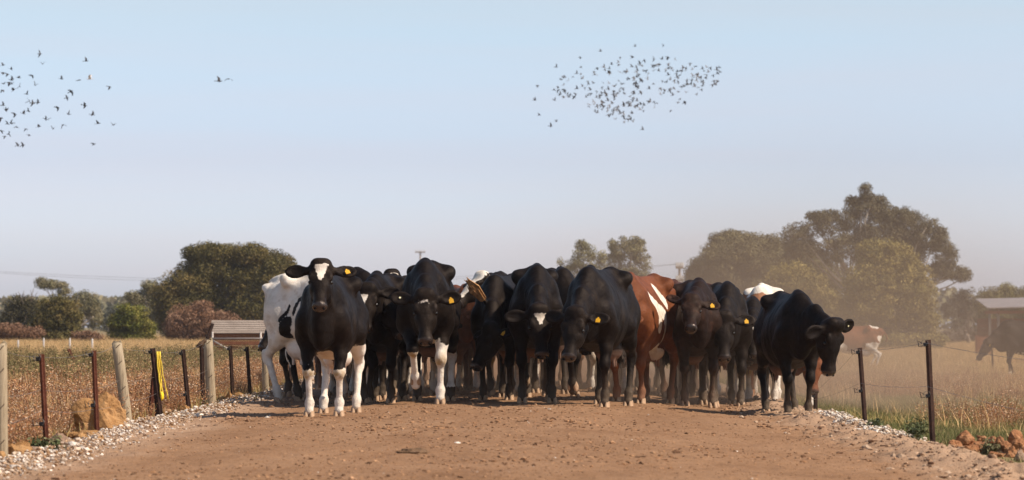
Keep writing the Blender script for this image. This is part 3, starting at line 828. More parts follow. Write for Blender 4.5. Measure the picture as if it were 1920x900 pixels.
for i, (px, py, w, hh, y, t) in enumerate([(1808, 832, 34, 26, 25.6, 'rounded red clay clod at the left end of the clod heap'), (1836, 842, 32, 22, 25.0, 'red clay clod second from the left end of the heap'), (1860, 836, 26, 26, 25.6, 'tall dark red clod in the middle of the heap'),
        (1886, 846, 34, 24, 24.6, 'broad orange clod right of the middle of the heap'), (1905, 832, 30, 22, 25.4, 'highest red clod at the right end of the heap'), (1868, 856, 30, 14, 24.2, 'low orange clod at the front of the heap'),
        (1800, 846, 30, 12, 25.0, 'low pale clod on the bank in front of the heap'), (1915, 862, 30, 34, 23.8, 'dark brown clod cut by the right edge of the photo')]):
    rock_px('clay_clod', t, 'clay lump', px, py, w, hh, y, M_GREYROCK if 'dark brown' in t or 'pale' in t else M_CLAY2, 40 + i, group='clay clods heaped on the right bank')
for i, (px, py, w, t) in enumerate([(857, 834, 12, 'small white stone lying on the bare track'), (720, 803, 8, 'tiny pale stone on the track below the raised hoof'), (1380, 842, 8, 'tiny pale stone on the right half of the track'), (1040, 862, 9, 'tiny white stone near the middle of the track foreground')]):
    y = (CAM_Z + .0) * F_PX / (py - HOR)
    x = at(px, y); rock('pebble', t, 'stone', x, y, (w / 2 / F_PX * y, w / 2 / F_PX * y, w / 4 / F_PX * y), plain('pebble_white', (.62, .55, .47), .8), 70 + i, z=float(track_z(x, y)) - .005, sub=2, group='pale stones on the track')
rock_px('clay_heap', 'long low heap of orange red clay behind the right bank', 'clay heap', 1885, 862, 190, 27, 25.8, M_CLAY2, 61, rough=.75, cuts=4, sub=4)
rr_ = random.Random(12)
for i, (px, py, w, t) in enumerate([(1790, 838, 22, 'small red clod on the left flank of the heap'), (1822, 850, 26, 'flat red clod in front of the second clod of the heap'), (1848, 850, 20, 'small orange clod below the tall dark red clod'), (1874, 832, 22, 'small red clod behind the tall dark red clod'), (1896, 856, 28, 'broken orange clod in front of the right half of the heap'), (1840, 826, 20, 'small clod at the back of the heap against the grass'), (1912, 842, 26, 'rough red clod under the highest clod of the heap')]):
    rock_px('clay_clod', t, 'clay lump', px, py, w, w * .75, 25.0 - (py - 840) * .03, M_CLAY2, 140 + i, group='clay clods heaped on the right bank')
# dung pats and trodden lumps on the track
for i, (px, py, w, t) in enumerate([(770, 853, 60, 'low dark heap of trodden dung in the middle of the track'), (332, 778, 26, 'small dark crumb of dung near the white gravel')]):
    y = CAM_Z * F_PX / (py - HOR); x = at(px, y)
    rock('dung_pat', t, 'dung', x, y, (w / 2 / F_PX * y, w / 2 / F_PX * y, .03), clay('dung', (.10, .06, .035), (.17, .10, .055), (.24, .15, .09)), 90 + i, z=float(track_z(x, y)) - .012, rough=.4)

# ------------------------------------------------------------------ grasses and weeds (uncountable: instanced tufts)
def scatter(name, pts, scale, tufts, mat, hide_label=None):
    for t in tufts:
        if len(t.materials) == 0: t.materials.append(mat)
    coll = bpy.data.collections.new(name + '_tufts')
    for i, t in enumerate(tufts):
        o = bpy.data.objects.new(name + '_tuft', t); coll.objects.link(o)
    me = bpy.data.meshes.new(name); n = len(pts)
    me.vertices.add(n); me.vertices.foreach_set('co', np.asarray(pts, np.float32).ravel())
    fattr(me, 'sc', scale); fattr(me, 'ang', rng.uniform(0, 6.28, n))
    a = me.attributes.new('pick', 'INT', 'POINT'); a.data.foreach_set('value', rng.integers(0, len(tufts), n).astype(np.int32))
    me.materials.append(mat)
    o = bpy.data.objects.new(name, me); COL.objects.link(o)
    ng = bpy.data.node_groups.new(name, 'GeometryNodeTree')
    ng.interface.new_socket('Geometry', in_out='INPUT', socket_type='NodeSocketGeometry'); ng.interface.new_socket('Geometry', in_out='OUTPUT', socket_type='NodeSocketGeometry')
    gi = ng.nodes.new('NodeGroupInput'); go = ng.nodes.new('NodeGroupOutput')
    ip = ng.nodes.new('GeometryNodeInstanceOnPoints'); ci = ng.nodes.new('GeometryNodeCollectionInfo')
    ci.inputs['Collection'].default_value = coll; ci.inputs['Separate Children'].default_value = True; ci.inputs['Reset Children'].default_value = True
    def na(nm, tp):
        q = ng.nodes.new('GeometryNodeInputNamedAttribute'); q.data_type = tp; q.inputs['Name'].default_value = nm; return [s for s in q.outputs if s.enabled][0]
    cx = ng.nodes.new('ShaderNodeCombineXYZ'); ng.links.new(na('ang', 'FLOAT'), cx.inputs['Z'])
    ip.inputs['Pick Instance'].default_value = True
    for a_, b_ in ((gi.outputs[0], ip.inputs['Points']), (ci.outputs[0], ip.inputs['Instance']), (na('pick', 'INT'), ip.inputs['Instance Index']), (cx.outputs[0], ip.inputs['Rotation']), (na('sc', 'FLOAT'), ip.inputs['Scale']), (ip.outputs[0], go.inputs[0])):
        ng.links.new(a_, b_)
    md = o.modifiers.new('scatter', 'NODES'); md.node_group = ng
    return tag(o, kind='stuff')

def blade_tuft(name, nb, hmin, hmax, spread, width, droop, cols, seed):
    r = np.random.default_rng(seed); V = []; F = []; C = []
    for i in range(nb):
        a = r.uniform(0, 6.28); b0 = r.normal(0, spread * .35, 2); L = r.uniform(hmin, hmax); d = np.array((math.cos(a), math.sin(a))); w = width * r.uniform(.6, 1.3)
        out = r.uniform(.1, 1) * droop; pn = np.array((-d[1], d[0]))
        c = np.array(cols[r.integers(len(cols))]) * r.uniform(.75, 1.25)
        base = len(V)
        for j, t in enumerate((0, .4, .75, 1)):
            p = b0 + d * (out * L * t * t); z = L * t * (1 - .25 * out * t); ww = w * (1 - t) if j < 3 else 0
            if j < 3:
                V.append((*(p - pn * ww), z)); V.append((*(p + pn * ww), z)); C += [c, c]
            else: V.append((*p, z)); C.append(c)
        F += [(base, base + 1, base + 3, base + 2), (base + 2, base + 3, base + 5, base + 4), (base + 4, base + 5, base + 6, base + 6)]
    return V, F, C

def mesh_vfc(name, V, F, C):
    me = bpy.data.meshes.new(name)
    me.from_pydata([tuple(map(float, p)) for p in V], [], [f[:3] if len(f) == 4 and f[2] == f[3] else f for f in F])
    cc = me.color_attributes.new('col', 'FLOAT_COLOR', 'POINT')
    cc.data.foreach_set('color', np.concatenate([np.clip(np.array(C), 0, 1), np.ones((len(C), 1))], 1).ravel().astype(np.float32))
    return me

def leaf_quads(r, n, centre, rad, size, cols, V, F, C, flat=1.0, shell=0.0):
    for i in range(n):
        d = r.normal(size=3); d /= np.linalg.norm(d); p = np.array(centre) + d * rad * (r.random() ** .4 if not shell else r.uniform(shell, 1)) * np.array((1, 1, flat))
        a = r.normal(size=3); a /= np.linalg.norm(a); b = np.cross(a, r.normal(size=3)); b /= np.linalg.norm(b) + 1e-9
        L = size * r.uniform(.6, 1.4); w = L * .42; c = np.array(cols[r.integers(len(cols))]) * r.uniform(.75, 1.25)
        k = len(V); V += [p - a * L / 2, p + b * w / 2, p + a * L / 2, p - b * w / 2]; F.append((k, k + 1, k + 2, k + 3)); C += [c] * 4

def weed_tuft(name, seed, h, nst, cols, stem, leaf=.03, spread=.16, dens=22):
    r = np.random.default_rng(seed); V, F, C = [], [], []
    for i in range(nst):
        a = r.uniform(0, 6.28); top = np.array((math.cos(a) * spread * r.uniform(.3, 1.5), math.sin(a) * spread * r.uniform(.3, 1.5), h * r.uniform(.55, 1.1)))
        b = top * np.array((.2, .2, 0)); pn = np.array((-math.sin(a), math.cos(a), 0)) * .004
        k = len(V); V += [b - pn, b + pn, top + pn * .5, top - pn * .5]; F.append((k, k + 1, k + 2, k + 3)); C += [np.array(stem)] * 4
        for j in range(dens):
            t = r.uniform(.12, 1.02); p = b + (top - b) * t
            leaf_quads(r, 1, p + r.normal(0, .028, 3), .012, leaf, cols, V, F, C)
    return mesh_vfc(name, V, F, C)

def grass_mat(name, trans=.25):
    m = col_attr_mat(name, .85, .12)
    a = m.n.new('ShaderNodeAttribute'); a.attribute_name = 'col'
    hsv = m.n.new('ShaderNodeHueSaturation'); m.l.new(a.outputs['Color'], hsv.inputs['Color'])
    m.put(hsv.inputs['Value'], m.math('ADD', m.math('MULTIPLY', m.rnd(), .5), .75))
    m.color(hsv.outputs[0])
    tr = m.n.new('ShaderNodeBsdfTranslucent'); m.l.new(hsv.outputs[0], tr.inputs['Color'])
    mx = m.n.new('ShaderNodeMixShader'); mx.inputs[0].default_value = trans
    out = m.n['Material Output']
    m.l.new(m.b.outputs[0], mx.inputs[1]); m.l.new(tr.outputs[0], mx.inputs[2]); m.l.new(mx.outputs[0], out.inputs['Surface'])
    return m.m
M_GRASS = grass_mat('grass_blades')
DRY = [(.60, .40, .19), (.66, .46, .24), (.52, .33, .15), (.44, .28, .13)]
MIXG = [(.30, .26, .09), (.42, .31, .12), (.52, .36, .17), (.24, .22, .075)]
GREEN = [(.105, .125, .040), (.135, .15, .05), (.18, .165, .065), (.28, .21, .10)]
RED = [(.44, .20, .095), (.53, .265, .125), (.35, .155, .072), (.56, .33, .175), (.68, .52, .37), (.24, .115, .06), (.46, .29, .125)]
dry_t = [mesh_vfc('t', *blade_tuft('t', 46, .18, .44, .6, .0055, .9, DRY, s)) for s in (1, 2, 3)]
mix_t = [mesh_vfc('t', *blade_tuft('t', 50, .08, .27, .6, .005, 1.0, MIXG, s)) for s in (4, 5, 6)]
green_t = [mesh_vfc('t', *blade_tuft('t', 80, .03, .11, .6, .0040, 1.1, GREEN, s)) for s in (7, 8, 9)]
red_t = [weed_tuft('t', s, .36, 11, RED, (.22, .12, .065), .021, .17, 44) for s in (11, 12, 13)]
brush_t = [weed_tuft('t', s, .50, 7, [(.19, .165, .065), (.24, .195, .085), (.31, .215, .105), (.15, .135, .055)], (.20, .13, .065), .035, .20, 26) for s in (14, 15)]

def field(n, y0, y1, x0f, x1f, seed, ylog=True):
    r = np.random.default_rng(seed)
    y = np.sqrt(r.uniform(y0 * y0, y1 * y1, n)); x = r.uniform(0, 1, n) * (x1f - x0f) * y + x0f * y
    return x, y, r
def pack(x, y, dz=-.02): return np.stack([x, y, ground_z(x, y) + dz], -1)
def fence_keep(x, y, left=3.42, right=3.55): return ((x < -left) | (x > right)) & open_ground(x, y)
def open_ground(x, y):
    k = np.ones(len(x), bool)
    for cx_, cy_, r_ in CLEAR: k &= ~((np.abs(x - cx_) < r_) & (y > cy_ - 1.3) & (y < cy_ + .5))
    return k

# dead brown weeds along the left fence
r = np.random.default_rng(21); n = 6200
y = 18.5 * np.exp(r.random(n) * math.log(66 / 18.5)); x = -3.40 - np.abs(r.normal(0, 2.6, n)) - .0 * y
k = (x > -5.3 - .05 * np.clip(y - 25, 0, 60) - .5 * r.random(n)) & (vnoise(x, y, .45, 22) + r.normal(0, .12, n) > -.2 - .25 * (x > -4.6)) & open_ground(x, y); x, y = x[k], y[k]
gap = (y < 27.5) & (x < -3.9 - .04 * (27 - y)) & (r.random(len(y)) < .45); x, y = x[~gap], y[~gap]
scatter('dead_brown_weeds', pack(x, y), r.uniform(.55, 1.0, len(x)) * (.95 + .9 * vnoise(x, y, .9, 37)), red_t, M_GRASS)
# yellow-green rough grass, both fields
x, y, r = field(26000, 20, 120, -.24, .24, 23); k = fence_keep(x, y) & ((x < 0) | (y > 28.5)); x, y = x[k], y[k]
far = np.clip((y - 30) / 70, 0, 1); keep = r.random(len(x)) > np.where(x < 0, .1 + .35 * far, .45); x, y = x[keep], y[keep]
scatter('rough_grass', pack(x, y), r.uniform(.6, 1.15, len(x)) * np.where((x > 0) & (y < 60), .72, 1.0), mix_t, M_GRASS)
# tall golden dry grass, far parts of both fields and flecks nearer
x, y, r = field(34000, 22, 230, -.24, .24, 24); k = fence_keep(x, y, 3.5, 4.2)
p = np.clip((y - 42) / 55, .12, 1) * np.where(vnoise(x, y, .12, 25) > -.1, 1, .45); p = np.where(x > 0, np.clip((y - 40) / 60, .04, 1), p)
k &= r.random(len(x)) < p; x, y = x[k], y[k]
scatter('dry_grass', pack(x, y), r.uniform(.65, 1.15, len(x)) * np.where(y > 90, 1.15, 1), dry_t, M_GRASS)
r = np.random.default_rng(35); n = 4200; y = np.sqrt(r.uniform(21 ** 2, 70 ** 2, n)); x = -3.9 - r.uniform(0, 1, n) ** .8 * .13 * y
k = vnoise(x, y, .35, 36) + r.normal(0, .15, n) + .10 * (x + 5.0) * -1 > -.05; k &= open_ground(x, y); x, y = x[k], y[k]
scatter('golden_grass', pack(x, y), r.uniform(.5, 1.15, len(x)), dry_t + mix_t, M_GRASS)
# short green grass below the right bank
x, y, r = field(30000, 22, 62, .05, .24, 26); k = (x > 3.5) & open_ground(x, y) & ~((y < 27.2) & (x > 3.55) & (x < 5.4)) & (r.random(len(x)) < np.clip((58 - y) / 22, .05, 1)) & (vnoise(x, y, .3, 27) > -.34); x, y = x[k], y[k]
scatter('green_grass', pack(x, y), r.uniform(.6, 1.25, len(x)), green_t, M_GRASS)
# reddish seeding weeds scattered through the right field
x, y, r = field(6500, 29, 110, .05, .24, 28); k = (x > 4.6) & (vnoise(x, y, .25, 29) > -.05); x, y = x[k], y[k]
scatter('seeding_weeds', pack(x, y), r.uniform(.5, 1.0, len(x)), red_t, M_GRASS)
# low olive brush patches in the left field
x, y, r = field(1800, 34, 80, -.2, -.07, 30); k = (x < -5.2) & (vnoise(x, y, .16, 33) > -.05); x, y = x[k], y[k]
scatter('olive_brush', pack(x, y), r.uniform(.7, 1.2, len(x)), brush_t, M_GRASS)

M_WEED = col_attr_mat('weed_leaves', .7, .2).m
def green_weed(label, px, py, w, hpx, y, seed, cols):
    s = F_PX / y; r = np.random.default_rng(seed); V, F, C = [], [], []; V2, F2, C2 = [], [], []
    root = empty('weed_plant', (at(px, y), y, pz(py, y) - .01)); tag(root, label, 'weed', 'leafy green weeds beside the track')
    W_, H_ = w / s / 2, hpx / s
    bm = bmesh.new()
    for i in range(16):
        a = r.uniform(0, 6.28); t = np.array((math.cos(a) * W_ * r.uniform(.3, 1), math.sin(a) * W_ * r.uniform(.3, 1), H_ * r.uniform(.45, 1)))
        tube_bm(bm, [(0, 0, 0), tuple(t * np.array((.5, .5, .65))), tuple(t)], [.006, .004, .002], 5)
        for j in range(30): leaf_quads(r, 1, t * r.uniform(.25, 1.05) + r.normal(0, .02, 3), .012, .034, cols, V, F, C)
    bm_obj('stem', bm, plain('weed_stem', (.12, .13, .05), .8), root)
    link('leaves', mesh_vfc('leaves', V, F, C), M_WEED, root)
OL = [(.07, .085, .03), (.10, .11, .045), (.055, .07, .025), (.16, .15, .07)]
green_weed('low dark green weed in front of the first rusty steel post', 90, 850, 60, 32, 22.0, 1, OL)
green_weed('green weed leaning on the flat grey rock', 62, 856, 40, 24, 22.0, 2, OL)
green_weed('leafy grey green weed left of the nearest right hand steel post', 1718, 822, 46, 36, 25.6, 3, [(.12, .14, .06), (.16, .17, .08), (.09, .11, .045)])
green_weed('dusty green sprig growing between the red clay clods', 1858, 852, 40, 28, 24.6, 4, [(.12, .13, .06), (.20, .18, .09), (.15, .12, .06)])
green_weed('small green weed on the bank above the white gravel', 1640, 800, 26, 12, 28.5, 5, [(.12, .14, .06), (.16, .17, .08)])
# ------------------------------------------------------------------ trees and bushes
mt = col_attr_mat('tree_leaves', .75, .18)
tr_a = mt.n.new('ShaderNodeAttribute'); tr_a.attribute_name = 'col'
M_LEAF = mt.m
M_BARK = plain('grey_bark', (.20, .155, .12), .9, .1, .35, 4, bump=.4)
M_PBARK = plain('pale_gum_bark', (.42, .35, .28), .85, .1, .25, 3, bump=.2)

def tree(name, label, cat, lobes, y, cols, seed, leaf=.12, dens=1.0, clump=.55, bark=None, base_py=None, shell=.45, group=None, gap=0.0, limbs=True, trunk_px=None, trunk_r=.22, sprigs=0):
    """lobes: (px, py, half width px, half height px) ellipses of the crown as they sit in the photo; each becomes a round mass of leafy clumps at its own depth."""
    s = F_PX / y; r = np.random.default_rng(seed)
    px0 = trunk_px if trunk_px is not None else float(np.mean([l[0] for l in lobes]))
    bx = at(px0, y); bz = float(ground_z(bx, y)) - .05
    root = empty(name, (bx, y, bz)); tag(root, label, cat, group)
    pos, rad, lob = [], [], []
    for li, (px, py, wx, wz) in enumerate(lobes):
        c = np.array((at(px, y) - bx, r.uniform(-.4, .4) * wx / s, pz(py, y) - bz)); ax = np.array((wx / s, wx / s * .85, wz / s)) * 1.13
        vol = ax[0] * ax[1] * ax[2]; n = max(6, int(5.2 * dens * (ax[0] * ax[1] + ax[0] * ax[2] + ax[1] * ax[2]) / clump ** 2 * .8))
        for i in range(n):
            d = r.normal(size=3); d /= np.linalg.norm(d); t = r.uniform(shell, .97)
            if d[2] < -.8: continue
            cr = clump * r.uniform(.55, 1.25)
            p = c + d * np.maximum(ax - cr * .55, .05) * t
            if p[2] < -.1: continue
            pos.append(p); rad.append(cr); lob.append(li)
    pos = np.array(pos); rad = np.array(rad)
    if gap: k = r.random(len(pos)) > gap; pos, rad = pos[k], rad[k]
    nl = np.maximum(6, (rad ** 2 / leaf ** 2 * 7.5).astype(int)); idx = np.repeat(np.arange(len(pos)), nl); n = len(idx)
    d = r.normal(size=(n, 3)); d /= np.linalg.norm(d, axis=1)[:, None]
    P = pos[idx] + d * (rad[idx] * r.random(n) ** .28)[:, None] * np.array((1, 1, .75))
    nrm = d + r.normal(size=(n, 3)) * .75; nrm /= np.linalg.norm(nrm, axis=1)[:, None]
    a = np.cross(nrm, r.normal(size=(n, 3))); a /= np.linalg.norm(a, axis=1)[:, None]; b = np.cross(nrm, a)
    L = (leaf * r.uniform(.6, 1.4, n))[:, None]; w = L * .52
    V = np.stack([P - a * L * .5, P + b * w * .5, P + a * L * .5, P - b * w * .5], 1).reshape(-1, 3)
    F = np.arange(n * 4).reshape(-1, 4)
    cols = np.array(cols); cc = cols[r.integers(0, len(cols), len(pos))] * r.uniform(.72, 1.28, (len(pos), 1)); C = cc[idx] * r.uniform(.75, 1.25, (n, 1))
    me = np_mesh('crown', V, F)
    ca = me.color_attributes.new('col', 'FLOAT_COLOR', 'POINT')
    ca.data.foreach_set('color', np.repeat(np.concatenate([np.clip(C, 0, 1), np.ones((n, 1))], 1), 4, 0).ravel().astype(np.float32))
    o = link('crown', me, M_LEAF, root)
    bm = bmesh.new()
    top = np.array([l for l in [np.array((at(l[0], y) - bx, 0, pz(l[1], y) - bz)) for l in lobes]])
    hmid = max(.5, float(np.mean(top[:, 2])) * .45)
    tube_bm(bm, [(0, 0, -.2), (r.normal(0, .1), 0, hmid * .5), (r.normal(0, .15), r.normal(0, .1), hmid)], [trunk_r * 1.25, trunk_r, trunk_r * .8], 9)
    bm_obj('trunk', bm, bark or M_BARK, root, True)
    if limbs:
        pick = r.permutation(len(pos))[:min(len(pos), 10 + 3 * len(lobes))]
        for q, i in enumerate(pick):
            bm = bmesh.new(); e = pos[i]; st = np.array((0, 0, hmid * r.uniform(.7, 1.0))); m_ = st * .5 + e * .5 + r.normal(0, .30, 3) + np.array((0, 0, -.25)); m2 = st * .2 + e * .8 + r.normal(0, .22, 3)
            tube_bm(bm, [st, m_, m2, e], [trunk_r * .30, trunk_r * .19, trunk_r * .11, trunk_r * .04], 6)
            bm_obj('limb', bm, bark or M_BARK, root, True)
    if sprigs:
        bm = bmesh.new()
        for q in range(sprigs):
            i = r.integers(len(pos)); e = pos[i] + np.array((r.normal(0, .2), 0, r.uniform(.3, .9))); tube_bm(bm, [pos[i], e], [.03, .008], 4)
        bm_obj('bare_twigs', bm, bark or M_BARK, root)['kind'] = 'stuff'
    return root

DKOL = [(0.1104, 0.0896, 0.0252), (0.1369, 0.1068, 0.0326), (0.1766, 0.1274, 0.0414), (0.0883, 0.074, 0.0221)]
OLV = [(0.1492, 0.1378, 0.0475), (0.1843, 0.162, 0.0624), (0.1229, 0.1102, 0.0401), (0.2281, 0.1864, 0.0743)]
GUM = [(0.1674, 0.1521, 0.0772), (0.2166, 0.1893, 0.101), (0.1379, 0.125, 0.0624), (0.256, 0.2113, 0.1158)]
BRT = [(0.1339, 0.1376, 0.0215), (0.1785, 0.1638, 0.0296), (0.1041, 0.1114, 0.0202), (0.2082, 0.1769, 0.0403)]
YOL = [(0.26, 0.2001, 0.0593), (0.2113, 0.1704, 0.0534), (0.3087, 0.2371, 0.0815), (0.1706, 0.1408, 0.0474)]
BRN = [(.19, .10, .055), (.235, .125, .07), (.15, .08, .045), (.265, .155, .095)]
tree('tree', 'large dark green domed tree standing behind the spotted cow at the left', 'tree', [(420, 520, 92, 62), (345, 560, 58, 58), (560, 590, 30, 50), (520, 500, 34, 30), (500, 530, 48, 62), (455, 585, 70, 55), (390, 478, 44, 26), (322, 600, 28, 36), (420, 632, 110, 22), (540, 560, 30, 62), (470, 478, 34, 22)], 190, DKOL, 101, .11, 1.7, .60, trunk_r=.4)
tree('bush', 'reddish brown dead looking bush in front of the large dark tree', 'bush', [(372, 608, 60, 44), (340, 618, 34, 30), (415, 612, 34, 34)], 165, BRN, 102, .09, 1.0, .40, limbs=False, trunk_r=.12)
tree('bush', 'bright green rounded bush left of the large dark tree', 'bush', [(244, 600, 38, 34), (228, 612, 28, 28), (268, 615, 24, 24), (246, 632, 42, 12)], 168, BRT, 103, .10, 1.1, .36, trunk_r=.12, limbs=False)
tree('tree', 'pale grey green gum tree behind the bright green bush', 'tree', [(285, 552, 24, 28), (255, 560, 26, 20), (300, 590, 26, 40), (282, 536, 16, 12)], 215, GUM, 104, .11, .8, .5, M_PBARK, gap=.12, trunk_r=.2)
tree('bush', 'dark olive rounded bush, the right one of the pair at the left edge', 'bush', [(108, 592, 46, 44), (88, 608, 30, 32), (130, 606, 26, 32), (108, 632, 44, 16)], 165, DKOL, 105, .10, 1.1, .42, limbs=False, trunk_r=.14)
tree('bush', 'dark bush with bare twigs on top at the left edge', 'bush', [(38, 588, 34, 36), (30, 628, 46, 18), (20, 604, 26, 28), (56, 578, 18, 20)], 172, [(.065, .055, .024), (.08, .065, .03), (.05, .043, .018)], 106, .10, .9, .42, limbs=False, sprigs=40, trunk_r=.14)
tree('tree', 'grey green gum tree with a flat spreading top behind the dark bushes', 'tree', [(98, 534, 34, 9), (120, 546, 16, 10), (158, 570, 28, 30), (130, 580, 30, 26), (175, 596, 20, 32), (78, 528, 14, 6)], 225, GUM, 107, .11, .8, .42, M_PBARK, gap=.15, trunk_r=.2, trunk_px=132)
tree('tree', 'small distant grey gum between the gum and the green bush', 'tree', [(206, 592, 15, 24), (196, 606, 12, 22), (222, 585, 14, 16)], 260, [(.11, .11, .078), (.14, .135, .095)], 108, .115, .8, .45, M_PBARK, trunk_r=.16)
tree('bush', 'low reddish bramble thicket at the far left edge', 'bush', [(20, 622, 42, 16), (58, 624, 30, 12), (-20, 620, 40, 18)], 158, BRN, 109, .09, 1.0, .32, limbs=False, trunk_r=.05)
tree('bush', 'small reddish bramble clump right of the dark olive bush', 'bush', [(158, 630, 26, 11), (178, 634, 16, 8)], 158, BRN, 110, .09, 1.0, .28, limbs=False, trunk_r=.05)
tree('tree', 'open crowned pale tree with gaps, the left one behind the herd', 'tree', [(1098, 492, 30, 34), (1070, 500, 16, 22), (1092, 462, 16, 14), (1112, 528, 34, 34), (1128, 488, 12, 22), (1050, 494, 10, 10), (1062, 522, 16, 16)], 200, [(.21, .19, .09), (.26, .23, .12), (.17, .16, .075)], 111, .11, .85, .28, gap=.46, trunk_r=.16)
tree('tree', 'open crowned pale tree with gaps, the taller one behind the herd', 'tree', [(1172, 470, 30, 28), (1194, 460, 20, 20), (1152, 492, 20, 32), (1200, 500, 22, 40), (1180, 525, 40, 34), (1215, 530, 12, 22), (1148, 462, 12, 14)], 203, [(.21, .19, .095), (.27, .23, .125), (.17, .155, .078)], 112, .11, .85, .28, gap=.42, trunk_r=.18)
tree('tree', 'broad dome shaped dusty olive tree at the left of the right hand group', 'tree', [(1390, 500, 84, 62), (1335, 520, 50, 48), (1440, 480, 46, 42), (1375, 456, 46, 24), (1360, 560, 70, 60), (1305, 545, 28, 44), (1440, 560, 60, 70), (1500, 500, 50, 50), (1540, 540, 50, 60)], 195, [(.16, .138, .068), (.195, .165, .08), (.13, .112, .055)], 113, .11, 1.6, .55, trunk_r=.35)
tree('tree', 'tall spreading gum tree with pale limbs, the tallest tree in the photo', 'tree', [(1630, 395, 46, 30), (1622, 353, 13, 9), (1626, 370, 14, 12), (1600, 378, 20, 12), (1782, 480, 14, 26), (1775, 500, 22, 14), (1560, 420, 42, 28), (1500, 455, 40, 40), (1690, 410, 40, 24), (1735, 445, 40, 40), (1765, 465, 22, 40), (1655, 440, 60, 36), (1590, 470, 60, 40), (1790, 516, 36, 16), (1760, 510, 22, 22), (1528, 405, 16, 10), (1650, 374, 12, 7), (1700, 480, 50, 50)], 185, [(.125, .108, .056), (.155, .13, .07), (.095, .083, .044)], 114, .10, 1.1, .36, M_PBARK, gap=.34, trunk_r=.38, trunk_px=1625)
tree('tree', 'dense yellowish green conical tree in front of the tall gum', 'tree', [(1665, 500, 62, 50), (1640, 475, 34, 28), (1690, 545, 66, 66), (1630, 560, 60, 70), (1665, 600, 90, 50), (1730, 610, 34, 42), (1660, 640, 92, 22), (1735, 640, 36, 20)], 165, YOL, 115, .10, 1.6, .42, trunk_r=.3)
tree('tree', 'yellowish olive rounded tree in front of the dusty dome tree', 'tree', [(1480, 545, 56, 56), (1440, 580, 50, 50), (1525, 570, 44, 56), (1470, 610, 70, 40), (1560, 600, 44, 44), (1500, 640, 80, 22)], 170, YOL, 116, .10, 1.6, .42, trunk_r=.25)
tree('tree', 'small dark gum with a thin bare trunk near the right edge', 'tree', [(1800, 560, 20, 22), (1778, 585, 18, 22), (1812, 588, 20, 20), (1792, 610, 16, 12), (1818, 558, 10, 20)], 205, [(.075, .07, .045), (.095, .085, .055)], 117, .11, .8, .42, gap=.15, trunk_r=.12, trunk_px=1815)
tree('tree', 'broad dusty olive tree behind the open shed at the right edge', 'tree', [(1880, 570, 52, 38), (1925, 575, 44, 40), (1850, 590, 30, 34), (1900, 610, 60, 36)], 215, OLV, 118, .115, 1.0, .55, trunk_r=.3)
tree('bush', 'low grey scrub behind the far grass near the right edge', 'bush', [(1790, 632, 34, 14), (1825, 628, 26, 16), (1765, 636, 20, 10)], 220, [(.13, .10, .07), (.16, .125, .09)], 119, .11, .9, .4, limbs=False, trunk_r=.06)
# the far wood that closes the horizon behind everything
r = np.random.default_rng(77); n = 26000
xx = r.uniform(-260, 260, n); hh = 6.0 + 3.5 * vnoise(xx, xx * 0, .05, 78) * 2; P = np.stack([xx, r.uniform(640, 690, n), -0.6 + np.maximum(hh, 2.5) * r.random(n) ** .6], -1)
a = r.normal(size=(n, 3)); a /= np.linalg.norm(a, axis=1)[:, None]; b = np.cross(a, r.normal(size=(n, 3))); b /= np.linalg.norm(b, axis=1)[:, None]
V = np.stack([P - a * .9, P + b * .6, P + a * .9, P - b * .6], 1).reshape(-1, 3)
me = np_mesh('distant_wood', V, np.arange(n * 4).reshape(-1, 4)); ca = me.color_attributes.new('col', 'FLOAT_COLOR', 'POINT')
ca.data.foreach_set('color', np.repeat(np.concatenate([np.array(GUM)[r.integers(0, 4, n)], np.ones((n, 1))], 1), 4, 0).ravel().astype(np.float32))
tag(link('distant_wood', me, M_LEAF), kind='stuff')
# ------------------------------------------------------------------ fences
def rust(name, a, b, c):
    m = N(name, .8, .25); m.b.inputs['Metallic'].default_value = .15
    m.color(m.ramp(m.math('ADD', m.math('MULTIPLY', m.noise(9, 5), .6), m.math('MULTIPLY', m.noise(60, 4), .4)), [(.36, a), (.5, b), (.66, c)])); m.bump(m.noise(50, 4), .3, .004); return m.m
M_RUST = rust('rusty_steel', (.085, .028, .016), (.14, .046, .026), (.20, .075, .045))
M_DSTEEL = rust('dark_steel', (.030, .018, .014), (.055, .030, .022), (.10, .050, .034))
M_RUSTD = rust('dull_rusty_steel', (.045, .026, .020), (.085, .048, .036), (.14, .075, .052))
M_BLACK = plain('black_plastic', (.012, .011, .012), .5, .3, .2)
M_WIRE = plain('galvanised_wire', (.16, .14, .125), .5, .4, .2, 30, metal=.4)
def timber(name, a, b, c):
    m = N(name, .9, .12); g = m.noise(10, 6, .65, stretch=(9, 9, .6)); k = m.noise(3, 3)
    m.color(m.ramp(m.math('ADD', m.math('MULTIPLY', g, .7), m.math('MULTIPLY', k, .3)), [(.33, a), (.5, b), (.66, c)])); m.bump(g, .6, .01); return m.m
M_POST = timber('weathered_pine', (.19, .145, .095), (.34, .27, .18), (.44, .36, .25))
M_GREYWOOD = timber('grey_timber', (.15, .115, .09), (.27, .215, .175), (.36, .30, .25))
M_REDWOOD = timber('red_brown_boards', (.14, .055, .030), (.22, .09, .05), (.29, .13, .075))
M_CLIP = M_BLACK
LX, RX = -3.25, 3.30

